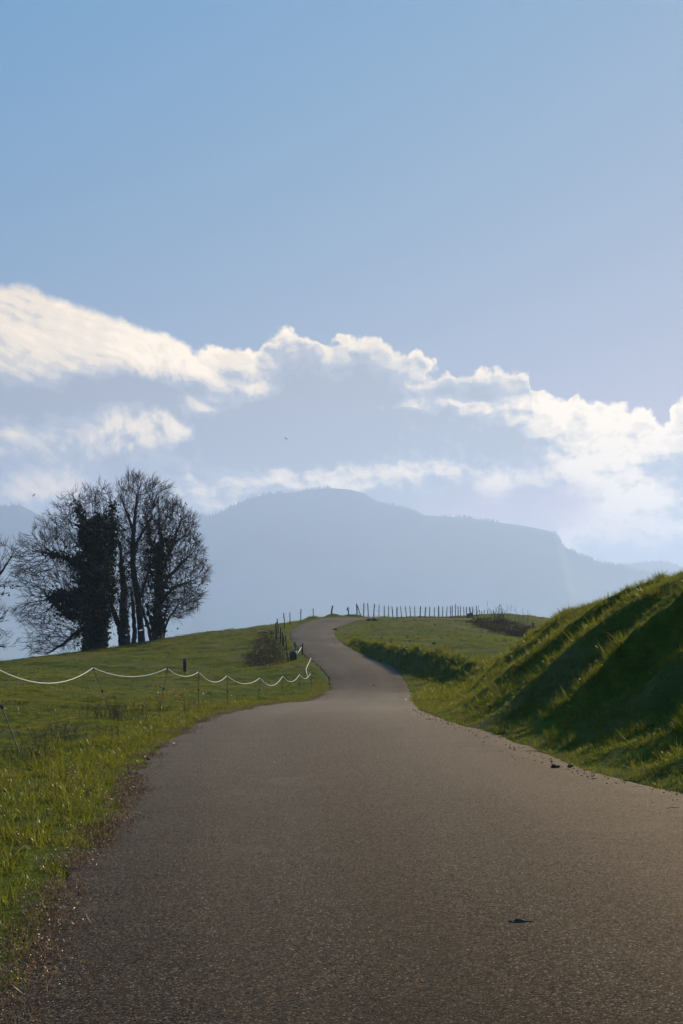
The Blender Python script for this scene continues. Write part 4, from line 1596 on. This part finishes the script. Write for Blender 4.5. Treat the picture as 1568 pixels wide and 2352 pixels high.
M_bramble = mat_bark('bramble_stem', (0.055, 0.036, 0.030), (0.11, 0.075, 0.055))
M_brleaf = mat_blade('bramble_leaf', [(0.030, 0.036, 0.014), (0.055, 0.045, 0.022), (0.05, 0.035, 0.020), (0.07, 0.048, 0.028)], 0.25, 0.03, 0.5,
                     ((0.10, 0.065, 0.035), 0.25))
M_straw = mat_blade('dry_straw', [(0.085, 0.048, 0.026), (0.30, 0.215, 0.135), (0.07, 0.038, 0.022), (0.20, 0.13, 0.075)], 0.4, 0.07, 0.4)


def thicket(label, poly, n, hgt, n_leaf, seed, leaf=0.07, mat=None):
    rs = np.random.default_rng(seed)
    q = sample_poly(poly, n, rs)
    g = hit(q[:, 0], q[:, 1], 60 if q[:, 0].mean() < 900 else 100)
    O = g.mean(0)
    root = empty('bramble_thicket', O, label, 'brambles')
    L = [stems(p, hgt * rs.uniform(0.6, 1.2), 5, 0.25, 0.55, rs, 0.007, 1, 0.75) for p in g]
    Pa, Pb, ra, rb = (np.concatenate(c) for c in zip(*L))
    o = edges_mesh('stems', Pa - O, Pb - O, ra, rb, 3, M_bramble, root); o['kind'] = 'stuff'
    k = rs.integers(0, len(Pa), n_leaf)
    t = rs.random((n_leaf, 1))
    leaf_mesh('leaves', Pa[k] * (1 - t) + Pb[k] * t + rs.normal(0, 0.05, (n_leaf, 3)) - O, leaf, mat or M_brleaf, root, rs, 0.3, 0.4, 0.8)
    return root


thicket('brown dry bramble thicket on the slope left of the lane stakes', [(606, 1454), (632, 1451), (645, 1480), (652, 1508), (645, 1528), (590, 1536), (560, 1526), (584, 1487)],
        330, 0.26, 4200, 31)
thicket('dark bramble thicket covering the shaded slope below the sign board at the right',
        [(1078, 1430), (1096, 1424), (1120, 1422), (1160, 1426), (1200, 1438), (1250, 1444), (1240, 1466), (1190, 1464), (1130, 1452), (1090, 1438)],
        340, 0.42, 9000, 32, 0.09)


def shrub(label, px, py, hgt, n, lean, seed, name='bare_shrub', cat='shrub', r0=0.016, fork=2, spread=0.25):
    rs = np.random.default_rng(seed)
    g = hit(px, py, 100)[0]
    root = empty(name, g, label, cat)
    if n > 12:
        Pa, Pb, ra, rb = stems((0, 0, -0.1), hgt, n, spread, lean, rs, r0, fork)
        edges_mesh('stems', Pa, Pb, ra, rb, 4, M_twig, root)['kind'] = 'stuff'
    else:
        for _ in range(n):
            edges_mesh('stem', *stems((0, 0, -0.1), hgt, 1, spread, lean, rs, r0, fork), 4, M_twig, root)
    return root


shrub('bare many-stemmed shrub rising from the brambles just right of the sign board', 1146, 1430, 1.75, 26, 0.30, 41, r0=0.022, spread=0.4)
shrub('smaller bare shrub beside the last tall stake of the crest fence', 1092, 1418, 1.15, 7, 0.16, 42, r0=0.012)
shrub('left of the two bare upright saplings on the right slope', 1199, 1432, 1.75, 3, 0.10, 43, 'bare_sapling', 'sapling', 0.022, 1, 0.12)
shrub('right of the two bare upright saplings on the right slope', 1208, 1432, 1.75, 3, 0.06, 44, 'bare_sapling', 'sapling', 0.022, 1, 0.10)


def seedling(label, px, py, hgt, n, seed, n_leaf=0):
    rs = np.random.default_rng(seed)
    g = hit(px, py)[0]
    root = empty('seedling', g, label, 'seedling')
    parts = [stems((0, 0, -0.03), hgt, 1, 0.06, 0.22, rs, 0.005, 1) for _ in range(n)]
    for p_ in parts:
        edges_mesh('stem', *p_, 4, M_bramble, root)
    Pa, Pb = (np.concatenate([p_[i] for p_ in parts]) for i in (0, 1))
    if n_leaf:
        k = np.nonzero(Pb[:, 2] > hgt * 0.45)[0]
        k = k[rs.integers(0, len(k), n_leaf)]
        leaf_mesh('orange_leaves', Pb[k] + rs.normal(0, 0.02, (n_leaf, 3)), 0.055, M_orange, root, rs, 0.8, 0.4, 0.8)


seedling('young seedling with a few bright orange leaves beside the third rope rod', 371, 1637, 0.72, 6, 51, 18)
seedling('small seedling with two or three orange leaves right of the brighter orange one', 428, 1637, 0.55, 4, 52, 4)
seedling('bare brown weed stalks between the third and fourth rope rods', 448, 1632, 0.5, 3, 53)


def weeds(label, px, py, seed, w=0.5, hgt=0.36, n=60):
    rs = np.random.default_rng(seed)
    g = hit(px, py)[0]
    root = empty('dry_weeds', g, label, 'weeds')
    Pa, Pb, ra, rb = stems((0, 0, -0.03), hgt, n, w * 0.5, 0.35, rs, 0.0045, 2)
    edges_mesh('stems', Pa, Pb, ra, rb, 3, M_bramble, root)['kind'] = 'stuff'
    k = rs.integers(0, len(Pa), n * 5)
    leaf_mesh('seed_heads', Pb[k] + rs.normal(0, 0.01, (n * 5, 3)), 0.022, M_brleaf, root, rs, 0.2, 0.4, 0.7)


weeds('dark dry weed clump at the foot of the second rope rod', 268, 1652, 61, 0.75, 0.36, 90)
weeds('brown dry weeds in the pasture between the first and second rope rods', 155, 1700, 62, 0.7, 0.32, 70)
weeds('dark weed tuft at the foot of the first rope rod by the left frame edge', 62, 1752, 63, 0.4, 0.26, 50)

# ------------------------------------------------------------------ loose things on the lane
def clod(name, label, cat, px, py, size, seed, mat=M_clod, twig=False):
    d = float(d_of(py))
    q = P(px, py, d)
    z = float(H(np.array([q[0]]), np.array([q[1]]), True, np.zeros(1))[0]) + 0.03
    o = empty(name, (q[0], q[1], z), label, cat)
    mb = MB()
    rs = np.random.default_rng(seed)
    mb.lump((0, 0, size * 0.07), (size * 0.42, size * 0.3, size * 0.24), 3, 0.35, seed)
    mb.lump((size * 0.45, size * 0.05, size * 0.08), (size * 0.28, size * 0.2, size * 0.14), 2, 0.35, seed + 1)
    if twig:
        mb.lump((-size * 0.5, 0, size * 0.08), (size * 0.22, size * 0.16, size * 0.16), 2, 0.35, seed + 2)
    mb.build('lump', mat, o, True)
    if twig:
        MB().tube([(size * 0.4, 0, size * 0.12), (size * 0.7, -0.01, size * 0.16), (size * 1.0, -0.02, size * 0.08), (size * 1.3, -0.03, 0.006)],
                  [0.004, 0.004, 0.003, 0.002], 5).build('twig', M_bark, o)
        rs2 = np.random.default_rng(seed)
        lf = leaf_mesh('leaf', np.array([(0.0, 0.0, size * 0.16), (-size * 0.3, 0, size * 0.1), (size * 0.2, -0.01, size * 0.12)]), size * 0.32, M_deadleaf, o, rs2, 0.2, 0.5, 0.8)


clod('mud_clump', 'dark clump of mud and leaf with a curled twig on the near asphalt', 'clump', 1192, 2136, 0.085, 71, M_clod, True)
clod('mud_clump', 'left of the two flat dark clods near the right edge of the lane', 'clump', 1272, 1768, 0.10, 75)
clod('mud_clump', 'right of the two flat dark clods near the right edge of the lane', 'clump', 1308, 1767, 0.07, 78)
clod('stone', 'dark stone lying in the grass litter at the left edge of the lane', 'stone', 303, 1784, 0.12, 81, M_stone)
clod('mud_clump', 'small dark crumb on the far asphalt before the uphill bend', 'clump', 857, 1578, 0.12, 85)


def molehill(label, px, py, size, seed):
    g = hit(px, py)[0]
    o = MB().lump((0, 0, 0), (size, size, size * 0.6), 3, 0.3, seed).build('molehill', M_clod, None, True)
    o.location = g
    tag(o, label, 'molehill')


molehill('left one of two touching dark molehills at the top edge of the right field', 847, 1426, 0.28, 91)
molehill('right one of two touching dark molehills at the top edge of the right field', 858.5, 1426, 0.26, 92)
molehill('dark earth lump on the grass at the inside of the upper lane bend', 772, 1447, 0.24, 93)


def bird(label, px, py, d, span, seed, roll):
    c = P(px, py, d)
    o = empty('bird', c, label, 'bird')
    o.rotation_euler = (0.15, roll, 0.9)
    s = span
    mb = MB().tube([(0, -0.30 * s, 0), (0, -0.22 * s, 0.0), (0, -0.05 * s, 0), (0, 0.10 * s, 0.0), (0, 0.19 * s, 0.01), (0, 0.25 * s, 0.01), (0, 0.30 * s, 0.0)],
                   [0.035 * s, 0.03 * s, 0.06 * s, 0.065 * s, 0.045 * s, 0.035 * s, 0.004 * s], 8)
    mb.build('body', M_feather, o, True)
    for sg in (-1, 1):
        prof = [(0.03, 0.11, -0.10, 0.02), (0.20, 0.15, -0.08, 0.10), (0.38, 0.08, -0.10, 0.06), (0.52, -0.10, -0.20, -0.06)]
        v, f = [], []
        for (x, y0, y1, z) in prof:
            for yy, zz in ((y0, z + 0.008), (y1, z), (y1, z - 0.006), (y0, z - 0.008)):
                v.append((sg * x * s, yy * s, zz * s))
        for i in range(3):
            for k in range(4):
                f.append((i * 4 + k, i * 4 + (k + 1) % 4, (i + 1) * 4 + (k + 1) % 4, (i + 1) * 4 + k))
        f += [(0, 1, 2, 3), (12, 13, 14, 15)]
        link_mesh('wing', v, f, M_feather, o)


bird('small dark bird flying high against the grey cloud in the middle of the sky', 657, 1007, 170, 0.5, 1, 0.5)
bird('dark bird flying by the white cloud at the left, above the bare trees', 78.5, 1137, 150, 0.52, 2, -0.7)

# ------------------------------------------------------------------ grass
GREEN = [(0.032, 0.052, 0.007), (0.060, 0.074, 0.011), (0.062, 0.066, 0.012), (0.092, 0.082, 0.022)]
M_grass = mat_blade('grass_blade', GREEN, 0.6, 0.02, 0.3, ((0.20, 0.15, 0.07), 0.10), (0.225, 0.24, 0.016))
M_short = mat_blade('pasture_blade', [(0.044, 0.064, 0.005), (0.080, 0.094, 0.008), (0.092, 0.076, 0.013), (0.135, 0.094, 0.030)], 0.5, 0.02, 0.35,
                    ((0.17, 0.12, 0.055), 0.14), (0.25, 0.27, 0.014))
M_tuss = mat_blade('tussock_blade', [(0.018, 0.032, 0.006), (0.034, 0.050, 0.008), (0.030, 0.036, 0.008), (0.050, 0.050, 0.014)], 0.35, 0.04, 0.3,
                   ((0.15, 0.11, 0.05), 0.08), (0.14, 0.17, 0.012))
M_bank = mat_blade('bank_blade', [(0.028, 0.052, 0.005), (0.052, 0.074, 0.008), (0.050, 0.064, 0.007), (0.080, 0.084, 0.013)], 0.6, 0.022, 0.3,
                   ((0.22, 0.17, 0.08), 0.07), (0.225, 0.24, 0.016))


def blades(n, radius, hmin, hmax, width, bend, seed, segs=3):
    """n separate grass blades: tapered, folded over strips"""
    rs = np.random.default_rng(seed)
    rr = radius * np.sqrt(rs.random(n)); aa = rs.uniform(0, 2 * math.pi, n)
    root = np.stack([rr * np.cos(aa), rr * np.sin(aa), np.zeros(n) - 0.015], 1)
    h = rs.uniform(hmin, hmax, n)
    az = aa + rs.normal(0, 0.9, n)
    outd = np.stack([np.cos(az), np.sin(az), np.zeros(n)], 1)
    side = np.stack([-np.sin(az + rs.normal(0, .5, n)), np.cos(az + rs.normal(0, .5, n)), rs.normal(0, .2, n)], 1)
    b = bend * rs.uniform(0.25, 1.5, n)
    lean = rs.uniform(0.0, 0.35, n)
    V, Fq, Ft = [], [], []
    w = width * rs.uniform(0.7, 1.3, n)
    for k in range(segs + 1):
        t = k / segs
        ang = lean + b * t
        # integrate the arc
        along = np.zeros((n, 3))
        m = 6
        for j in range(m):
            th = lean + b * t * (j + 0.5) / m
            along += (np.sin(th)[:, None] * outd + np.cos(th)[:, None] * np.array([0, 0, 1.0])) * (t / m)
        c = root + along * h[:, None]
        ww = w * (1.0 - t) ** 0.6 * 0.5
        if k < segs:
            V += [c - side * ww[:, None], c + side * ww[:, None]]
        else:
            V += [c]
    V = np.stack(V, 1)                        # n, 2*segs+1, 3
    nv = V.shape[1]
    base = (np.arange(n) * nv)[:, None]
    for k in range(segs - 1):
        Fq.append(np.concatenate([base + 2 * k, base + 2 * k + 1, base + 2 * k + 3, base + 2 * k + 2], 1))
    Ft = np.concatenate([base + nv - 3, base + nv - 2, base + nv - 1], 1)
    return V.reshape(-1, 3), np.concatenate(Fq), Ft


def proto(name, mat, *a, **k):
    V, q, t = blades(*a, **k)
    me = fast_mesh(name, V, [q, t])
    me.materials.append(mat)
    return bpy.data.objects.new(name, me)       # never linked: only its mesh is used below


def scatter(name, label, cat, pts, rot, scl, protos, seed):
    me = bpy.data.meshes.new(name)
    n = len(pts)
    me.vertices.add(n)
    me.vertices.foreach_set('co', np.asarray(pts, np.float32).ravel())
    a = me.attributes.new('rot', 'FLOAT_VECTOR', 'POINT'); a.data.foreach_set('vector', np.asarray(rot, np.float32).ravel())
    a = me.attributes.new('scl', 'FLOAT', 'POINT'); a.data.foreach_set('value', np.asarray(scl, np.float32))
    a = me.attributes.new('idx', 'INT', 'POINT'); a.data.foreach_set('value', np.random.default_rng(seed).integers(0, len(protos), n).astype(np.int32))
    o = bpy.data.objects.new(name, me)
    COL.objects.link(o)
    ng = bpy.data.node_groups.new(name, 'GeometryNodeTree')
    ng.interface.new_socket('Geometry', in_out='INPUT', socket_type='NodeSocketGeometry')
    ng.interface.new_socket('Geometry', in_out='OUTPUT', socket_type='NodeSocketGeometry')
    nn = ng.nodes
    gi, go = nn.new('NodeGroupInput'), nn.new('NodeGroupOutput')
    join = nn.new('GeometryNodeJoinGeometry')
    for p in protos:
        oi = nn.new('GeometryNodeObjectInfo')
        oi.inputs['Object'].default_value = p
        oi.inputs['As Instance'].default_value = False
        g2 = nn.new('GeometryNodeGeometryToInstance')
        ng.links.new(oi.outputs['Geometry'], g2.inputs[0])
        ng.links.new(g2.outputs[0], join.inputs[0])
    iop = nn.new('GeometryNodeInstanceOnPoints')
    iop.inputs['Pick Instance'].default_value = True

    def attr(nm, ty):
        t = nn.new('GeometryNodeInputNamedAttribute'); t.data_type = ty; t.inputs['Name'].default_value = nm
        return t.outputs['Attribute']
    ng.links.new(gi.outputs[0], iop.inputs['Points'])
    ng.links.new(join.outputs[0], iop.inputs['Instance'])
    ng.links.new(attr('idx', 'INT'), iop.inputs['Instance Index'])
    er = nn.new('FunctionNodeEulerToRotation')
    ng.links.new(attr('rot', 'FLOAT_VECTOR'), er.inputs[0])
    ng.links.new(er.outputs[0], iop.inputs['Rotation'])
    ng.links.new(attr('scl', 'FLOAT'), iop.inputs['Scale'])
    ng.links.new(iop.outputs[0], go.inputs[0])
    md = o.modifiers.new('instances', 'NODES')
    md.node_group = ng
    tag(o, label, cat, kind='stuff')
    return o


def normals(X, Y):
    e = 0.12
    d = np.full(X.shape, 9.0)
    zx = (H(X + e, Y, True, d) - H(X - e, Y, True, d)) / (2 * e)
    zy = (H(X, Y + e, True, d) - H(X, Y - e, True, d)) / (2 * e)
    n = np.stack([-zx, -zy, np.ones_like(zx)], 1)
    return n / np.linalg.norm(n, axis=1, keepdims=True)


def orient(X, Y, follow, rs, wild=0.10):
    n = normals(X, Y) * follow + np.array([0, 0, 1 - follow])
    n += rs.normal(0, wild, n.shape)
    sp = rs.uniform(0, 2 * math.pi, len(X))
    c, s = np.cos(sp), np.sin(sp)
    nx, ny = n[:, 0] * c + n[:, 1] * s, -n[:, 0] * s + n[:, 1] * c
    return np.stack([-np.arctan2(ny, n[:, 2]), np.arctan2(nx, n[:, 2]), sp], 1)


def candidates(y0, y1, dens, rs, half=0.27, margin=2.2, dfun=None):
    """random ground points over the part of the land near the view; dens per square metre"""
    area = half * (y1 * y1 - y0 * y0) + 2 * margin * (y1 - y0)
    n = int(area * dens)
    u = rs.random(n * 2)
    Y = y0 + (y1 - y0) * u
    wmax = half * y1 + margin
    keep = rs.random(len(Y)) < (half * Y + margin) / wmax
    Y = Y[keep][:n]
    X = rs.uniform(-1, 1, len(Y)) * (half * Y + margin)
    return X, Y


def build_grass():
    rs = np.random.default_rng(99)
    long_p = [proto('long_tuft', M_grass, 30, 0.075, 0.09, 0.24, 0.0065, 1.5, 500 + i, segs=4) for i in range(5)]
    bank_p = [proto('bank_tuft', M_bank, 34, 0.10, 0.09, 0.26, 0.0075, 1.35, 520 + i, segs=3) for i in range(5)]
    short_p = [proto('short_sward', M_short, 150, 0.26, 0.025, 0.065, 0.0055, 1.3, 540 + i, segs=2) for i in range(4)]
    far_p = [proto('far_sward', M_short, 130, 0.55, 0.03, 0.085, 0.013, 1.3, 560 + i, segs=2) for i in range(4)]
    tuss_p = [proto('tussock', M_tuss, 60, 0.20, 0.08, 0.22, 0.014, 1.3, 620 + i, segs=2) for i in range(4)]
    farb_p = [proto('far_tuft', M_bank, 46, 0.22, 0.10, 0.30, 0.014, 1.2, 580 + i, segs=2) for i in range(4)]
    straw_p = [proto('straw_wisp', M_straw, 7, 0.06, 0.03, 0.10, 0.0055, 3.2, 600 + i, segs=4) for i in range(4)]

    def onbank(X, Y):
        t, xf, xt = bank_t(X, Y)
        return t

    def emit(name, label, X, Y, follow, smin, smax, protos, seed, sink=0.0, wild=0.1, scale_by=None):
        ed = edge_dist(X, Y)
        Z = H(X, Y, True, ed) - sink
        s = rs.uniform(smin, smax, len(X))
        if scale_by is not None:
            s = s * scale_by
        scatter(name, label, 'grass', np.stack([X, Y, Z], 1), orient(X, Y, follow, rs, wild), s, protos, seed)

    # long verge grass along the lane
    X, Y = candidates(2.5, 62, 42, rs)
    d = edge_dist(X, Y)
    left = X < np.interp(Y, Lroad[:400, 1], Lroad[:400, 0])
    t = onbank(X, Y)
    wide = np.where(Y < 22, 1.9 + 0.5 * vnoise(X * 0.6, Y * 0.3), 0.9 + 0.4 * vnoise(X * 0.6, Y * 0.3))
    thin = np.clip(1.25 - d / wide, 0, 1) * np.where(Y > 30, 0.55, 1.0)
    ok = (~in_road(X, Y) | (d < 0.07)) & (t < 0.0) & (rs.random(len(X)) < thin)
    X, Y, d = X[ok], Y[ok], d[ok]
    emit('verge_grass', 'long glossy green grass along the left verge of the lane', X, Y, 0.6, 0.55, 1.2, long_p, 1, 0, 0.16, np.clip(0.45 + d * 1.1, 0.5, 1.0))
    # the steep bank on the right
    X, Y = candidates(9, 46, 48, rs, 0.25, 3.0)
    t = onbank(X, Y)
    ok = (t > -0.02) & (t < 1.9) & (X > 0) & ~in_road(X, Y)
    X, Y, t = X[ok], Y[ok], t[ok]
    clump = 0.75 + 0.5 * np.clip(vnoise(X * 1.6, Y * 1.6), -0.6, 1)
    emit('bank_grass', 'long grass hanging in ridges on the steep bank at the right', X, Y, 0.35, 0.7, 1.35, bank_p, 2, 0.01, 0.2, clump * np.clip(0.55 + t * 2, 0.5, 1.0))
    X, Y = candidates(44, 92, 11, rs, 0.20, 1.0)
    t = onbank(X, Y)
    ok = (t > -0.5) & (t < 1.5) & (X > 0.3) & ~in_road(X, Y)
    emit('far_bank_grass', 'grass on the low bank beside the uphill part of the lane', X[ok], Y[ok], 0.4, 0.55, 1.15, farb_p, 3, 0.01, 0.15)
    # pasture, nearer and farther
    X, Y = candidates(6, 46, 16, rs)
    t = onbank(X, Y)
    ok = ~in_road(X, Y) & (t < 0.1) & (edge_dist(X, Y) > 0.22)
    X, Y = X[ok], Y[ok]
    pat = 0.75 + 0.55 * np.clip(vnoise(X * 0.9, Y * 0.9) + 0.5 * vnoise(X * 2.3, Y * 2.3), -0.7, 1)
    emit('pasture_grass', 'short grazed grass of the pasture left of the lane', X, Y, 0.8, 0.7, 1.25, short_p, 4, 0, 0.08, pat)
    X, Y = candidates(44, 150, 2.6, rs, 0.28, 3.0)
    t = onbank(X, Y)
    ok = ~in_road(X, Y) & (edge_dist(X, Y) > 0.35) & ((t < 0.05) | (t > 0.95))
    X, Y = X[ok], Y[ok]
    pat = 0.75 + 0.6 * np.clip(vnoise(X * 0.5, Y * 0.35) + 0.5 * vnoise(X * 1.4, Y), -0.7, 1)
    emit('meadow_grass', 'short grass of the hill fields behind the rope and right of the lane', X, Y, 0.8, 0.6, 1.2, far_p, 5, 0, 0.08, pat)
    # tussocks scattered in the fields
    X, Y = candidates(18, 130, 1.3, rs)
    ok = ~in_road(X, Y) & (edge_dist(X, Y) > 0.6) & (vnoise(X * 0.8, Y * 0.6) > -0.1)
    emit('tussock_grass', 'scattered darker tussocks of taller grass in the pasture', X[ok], Y[ok], 0.6, 0.3, 0.8, tuss_p, 6, 0.01, 0.12)
    # small clods lying on the sown field right of the lane
    X, Y = candidates(62, 132, 0.14, rs)
    t = onbank(X, Y)
    ok = ~in_road(X, Y) & (t > 1.15) & (edge_dist(X, Y) > 0.8)
    X, Y = X[ok], Y[ok]
    mb = MB().lump((0, 0, 0.4), (1, 0.8, 0.7), 1, 0.35, 9)
    me = bpy.data.meshes.new('clod'); me.from_pydata([tuple(v) for v in mb.v], [], mb.f); me.materials.append(M_clod)
    cl = bpy.data.objects.new('clod', me)
    rot = np.stack([np.zeros(len(X)), np.zeros(len(X)), rs.uniform(0, 6.3, len(X))], 1)
    scatter('field_clods', 'dark earth clods scattered over the green field right of the lane', 'clods', np.stack([X, Y, H(X, Y)], 1), rot,
            rs.uniform(0.03, 0.11, len(X)) * rs.uniform(0.6, 1.2, len(X)), [cl], 10)
    # pale litter along the left edge of the asphalt
    m = 12000
    k = np.minimum(rs.integers(0, 460, m), rs.integers(0, 460, m))
    side = rs.normal(0.01, 0.095, m)
    X = Lroad[k, 0] + side + rs.normal(0, 0.03, m); Y = Lroad[k, 1] + rs.uniform(-0.08, 0.08, m)
    clus = vnoise(Y * 1.6, X * 0 + 3) > -0.35
    X, Y = X[clus], Y[clus]
    Z = H(X, Y, True, np.zeros(len(X))) + 0.022
    rot = np.stack([rs.normal(0, 0.9, len(X)), rs.normal(0, 0.9, len(X)), rs.uniform(0, 6.3, len(X))], 1)
    scatter('straw_litter', 'pale dry straw litter along the left edge of the asphalt', 'litter', np.stack([X, Y, Z], 1), rot, rs.uniform(0.4, 1.0, len(X)), straw_p, 7)
    # dark crumbs and twigs washed onto the right edge
    mb = MB().lump((0, 0, 0.3), (1, 0.8, 0.5), 1, 0.3, 5)
    me = bpy.data.meshes.new('crumb'); me.from_pydata([tuple(v) for v in mb.v], [], mb.f); me.materials.append(M_clod)
    crumb = bpy.data.objects.new('crumb', me)
    mb = MB().tube([(-1, 0, 0.04), (-0.3, 0.1, 0.12), (0.4, 0.02, 0.05), (1.0, 0.2, 0.03)], [0.035, 0.035, 0.028, 0.015], 4)
    me = bpy.data.meshes.new('twig'); me.from_pydata([tuple(v) for v in mb.v], [], mb.f); me.materials.append(M_bark)
    twg = bpy.data.objects.new('twig', me)
    m = 620
    k = np.nonzero((Rroad[:, 1] > 12) & (Rroad[:, 1] < 36))[0]
    k = k[rs.integers(0, len(k), m)]
    X = Rroad[k, 0] - np.abs(rs.normal(0.0, 0.22, m)) + 0.06; Y = Rroad[k, 1] + rs.uniform(-0.08, 0.08, m)
    near = np.exp(-((Y - MUD[1]) / 3.5) ** 2)
    X -= near * np.abs(rs.normal(0, 0.5, m))
    Z = H(X, Y, True, np.zeros(m)) + 0.02
    rot = np.stack([np.zeros(m), np.zeros(m), rs.uniform(0, 6.3, m)], 1)
    scatter('mud_crumbs', 'dark earth crumbs washed onto the right edge of the asphalt', 'debris', np.stack([X, Y, Z], 1), rot, rs.uniform(0.004, 0.015, m), [crumb], 8)
    m = 10
    k = np.nonzero((Rroad[:, 1] > 13) & (Rroad[:, 1] < 33))[0]
    k = k[rs.integers(0, len(k), m)]
    X = Rroad[k, 0] - np.abs(rs.normal(0.05, 0.25, m)); Y = Rroad[k, 1]
    Z = H(X, Y, True, np.zeros(m)) + 0.022
    rot = np.stack([np.zeros(m), np.zeros(m), rs.normal(0.0, 0.5, m)], 1)
    scatter('twig_litter', 'thin dark twigs fallen along the right edge of the asphalt', 'litter', np.stack([X, Y, Z], 1), rot, rs.uniform(0.04, 0.15, m), [twg], 9)


build_grass()
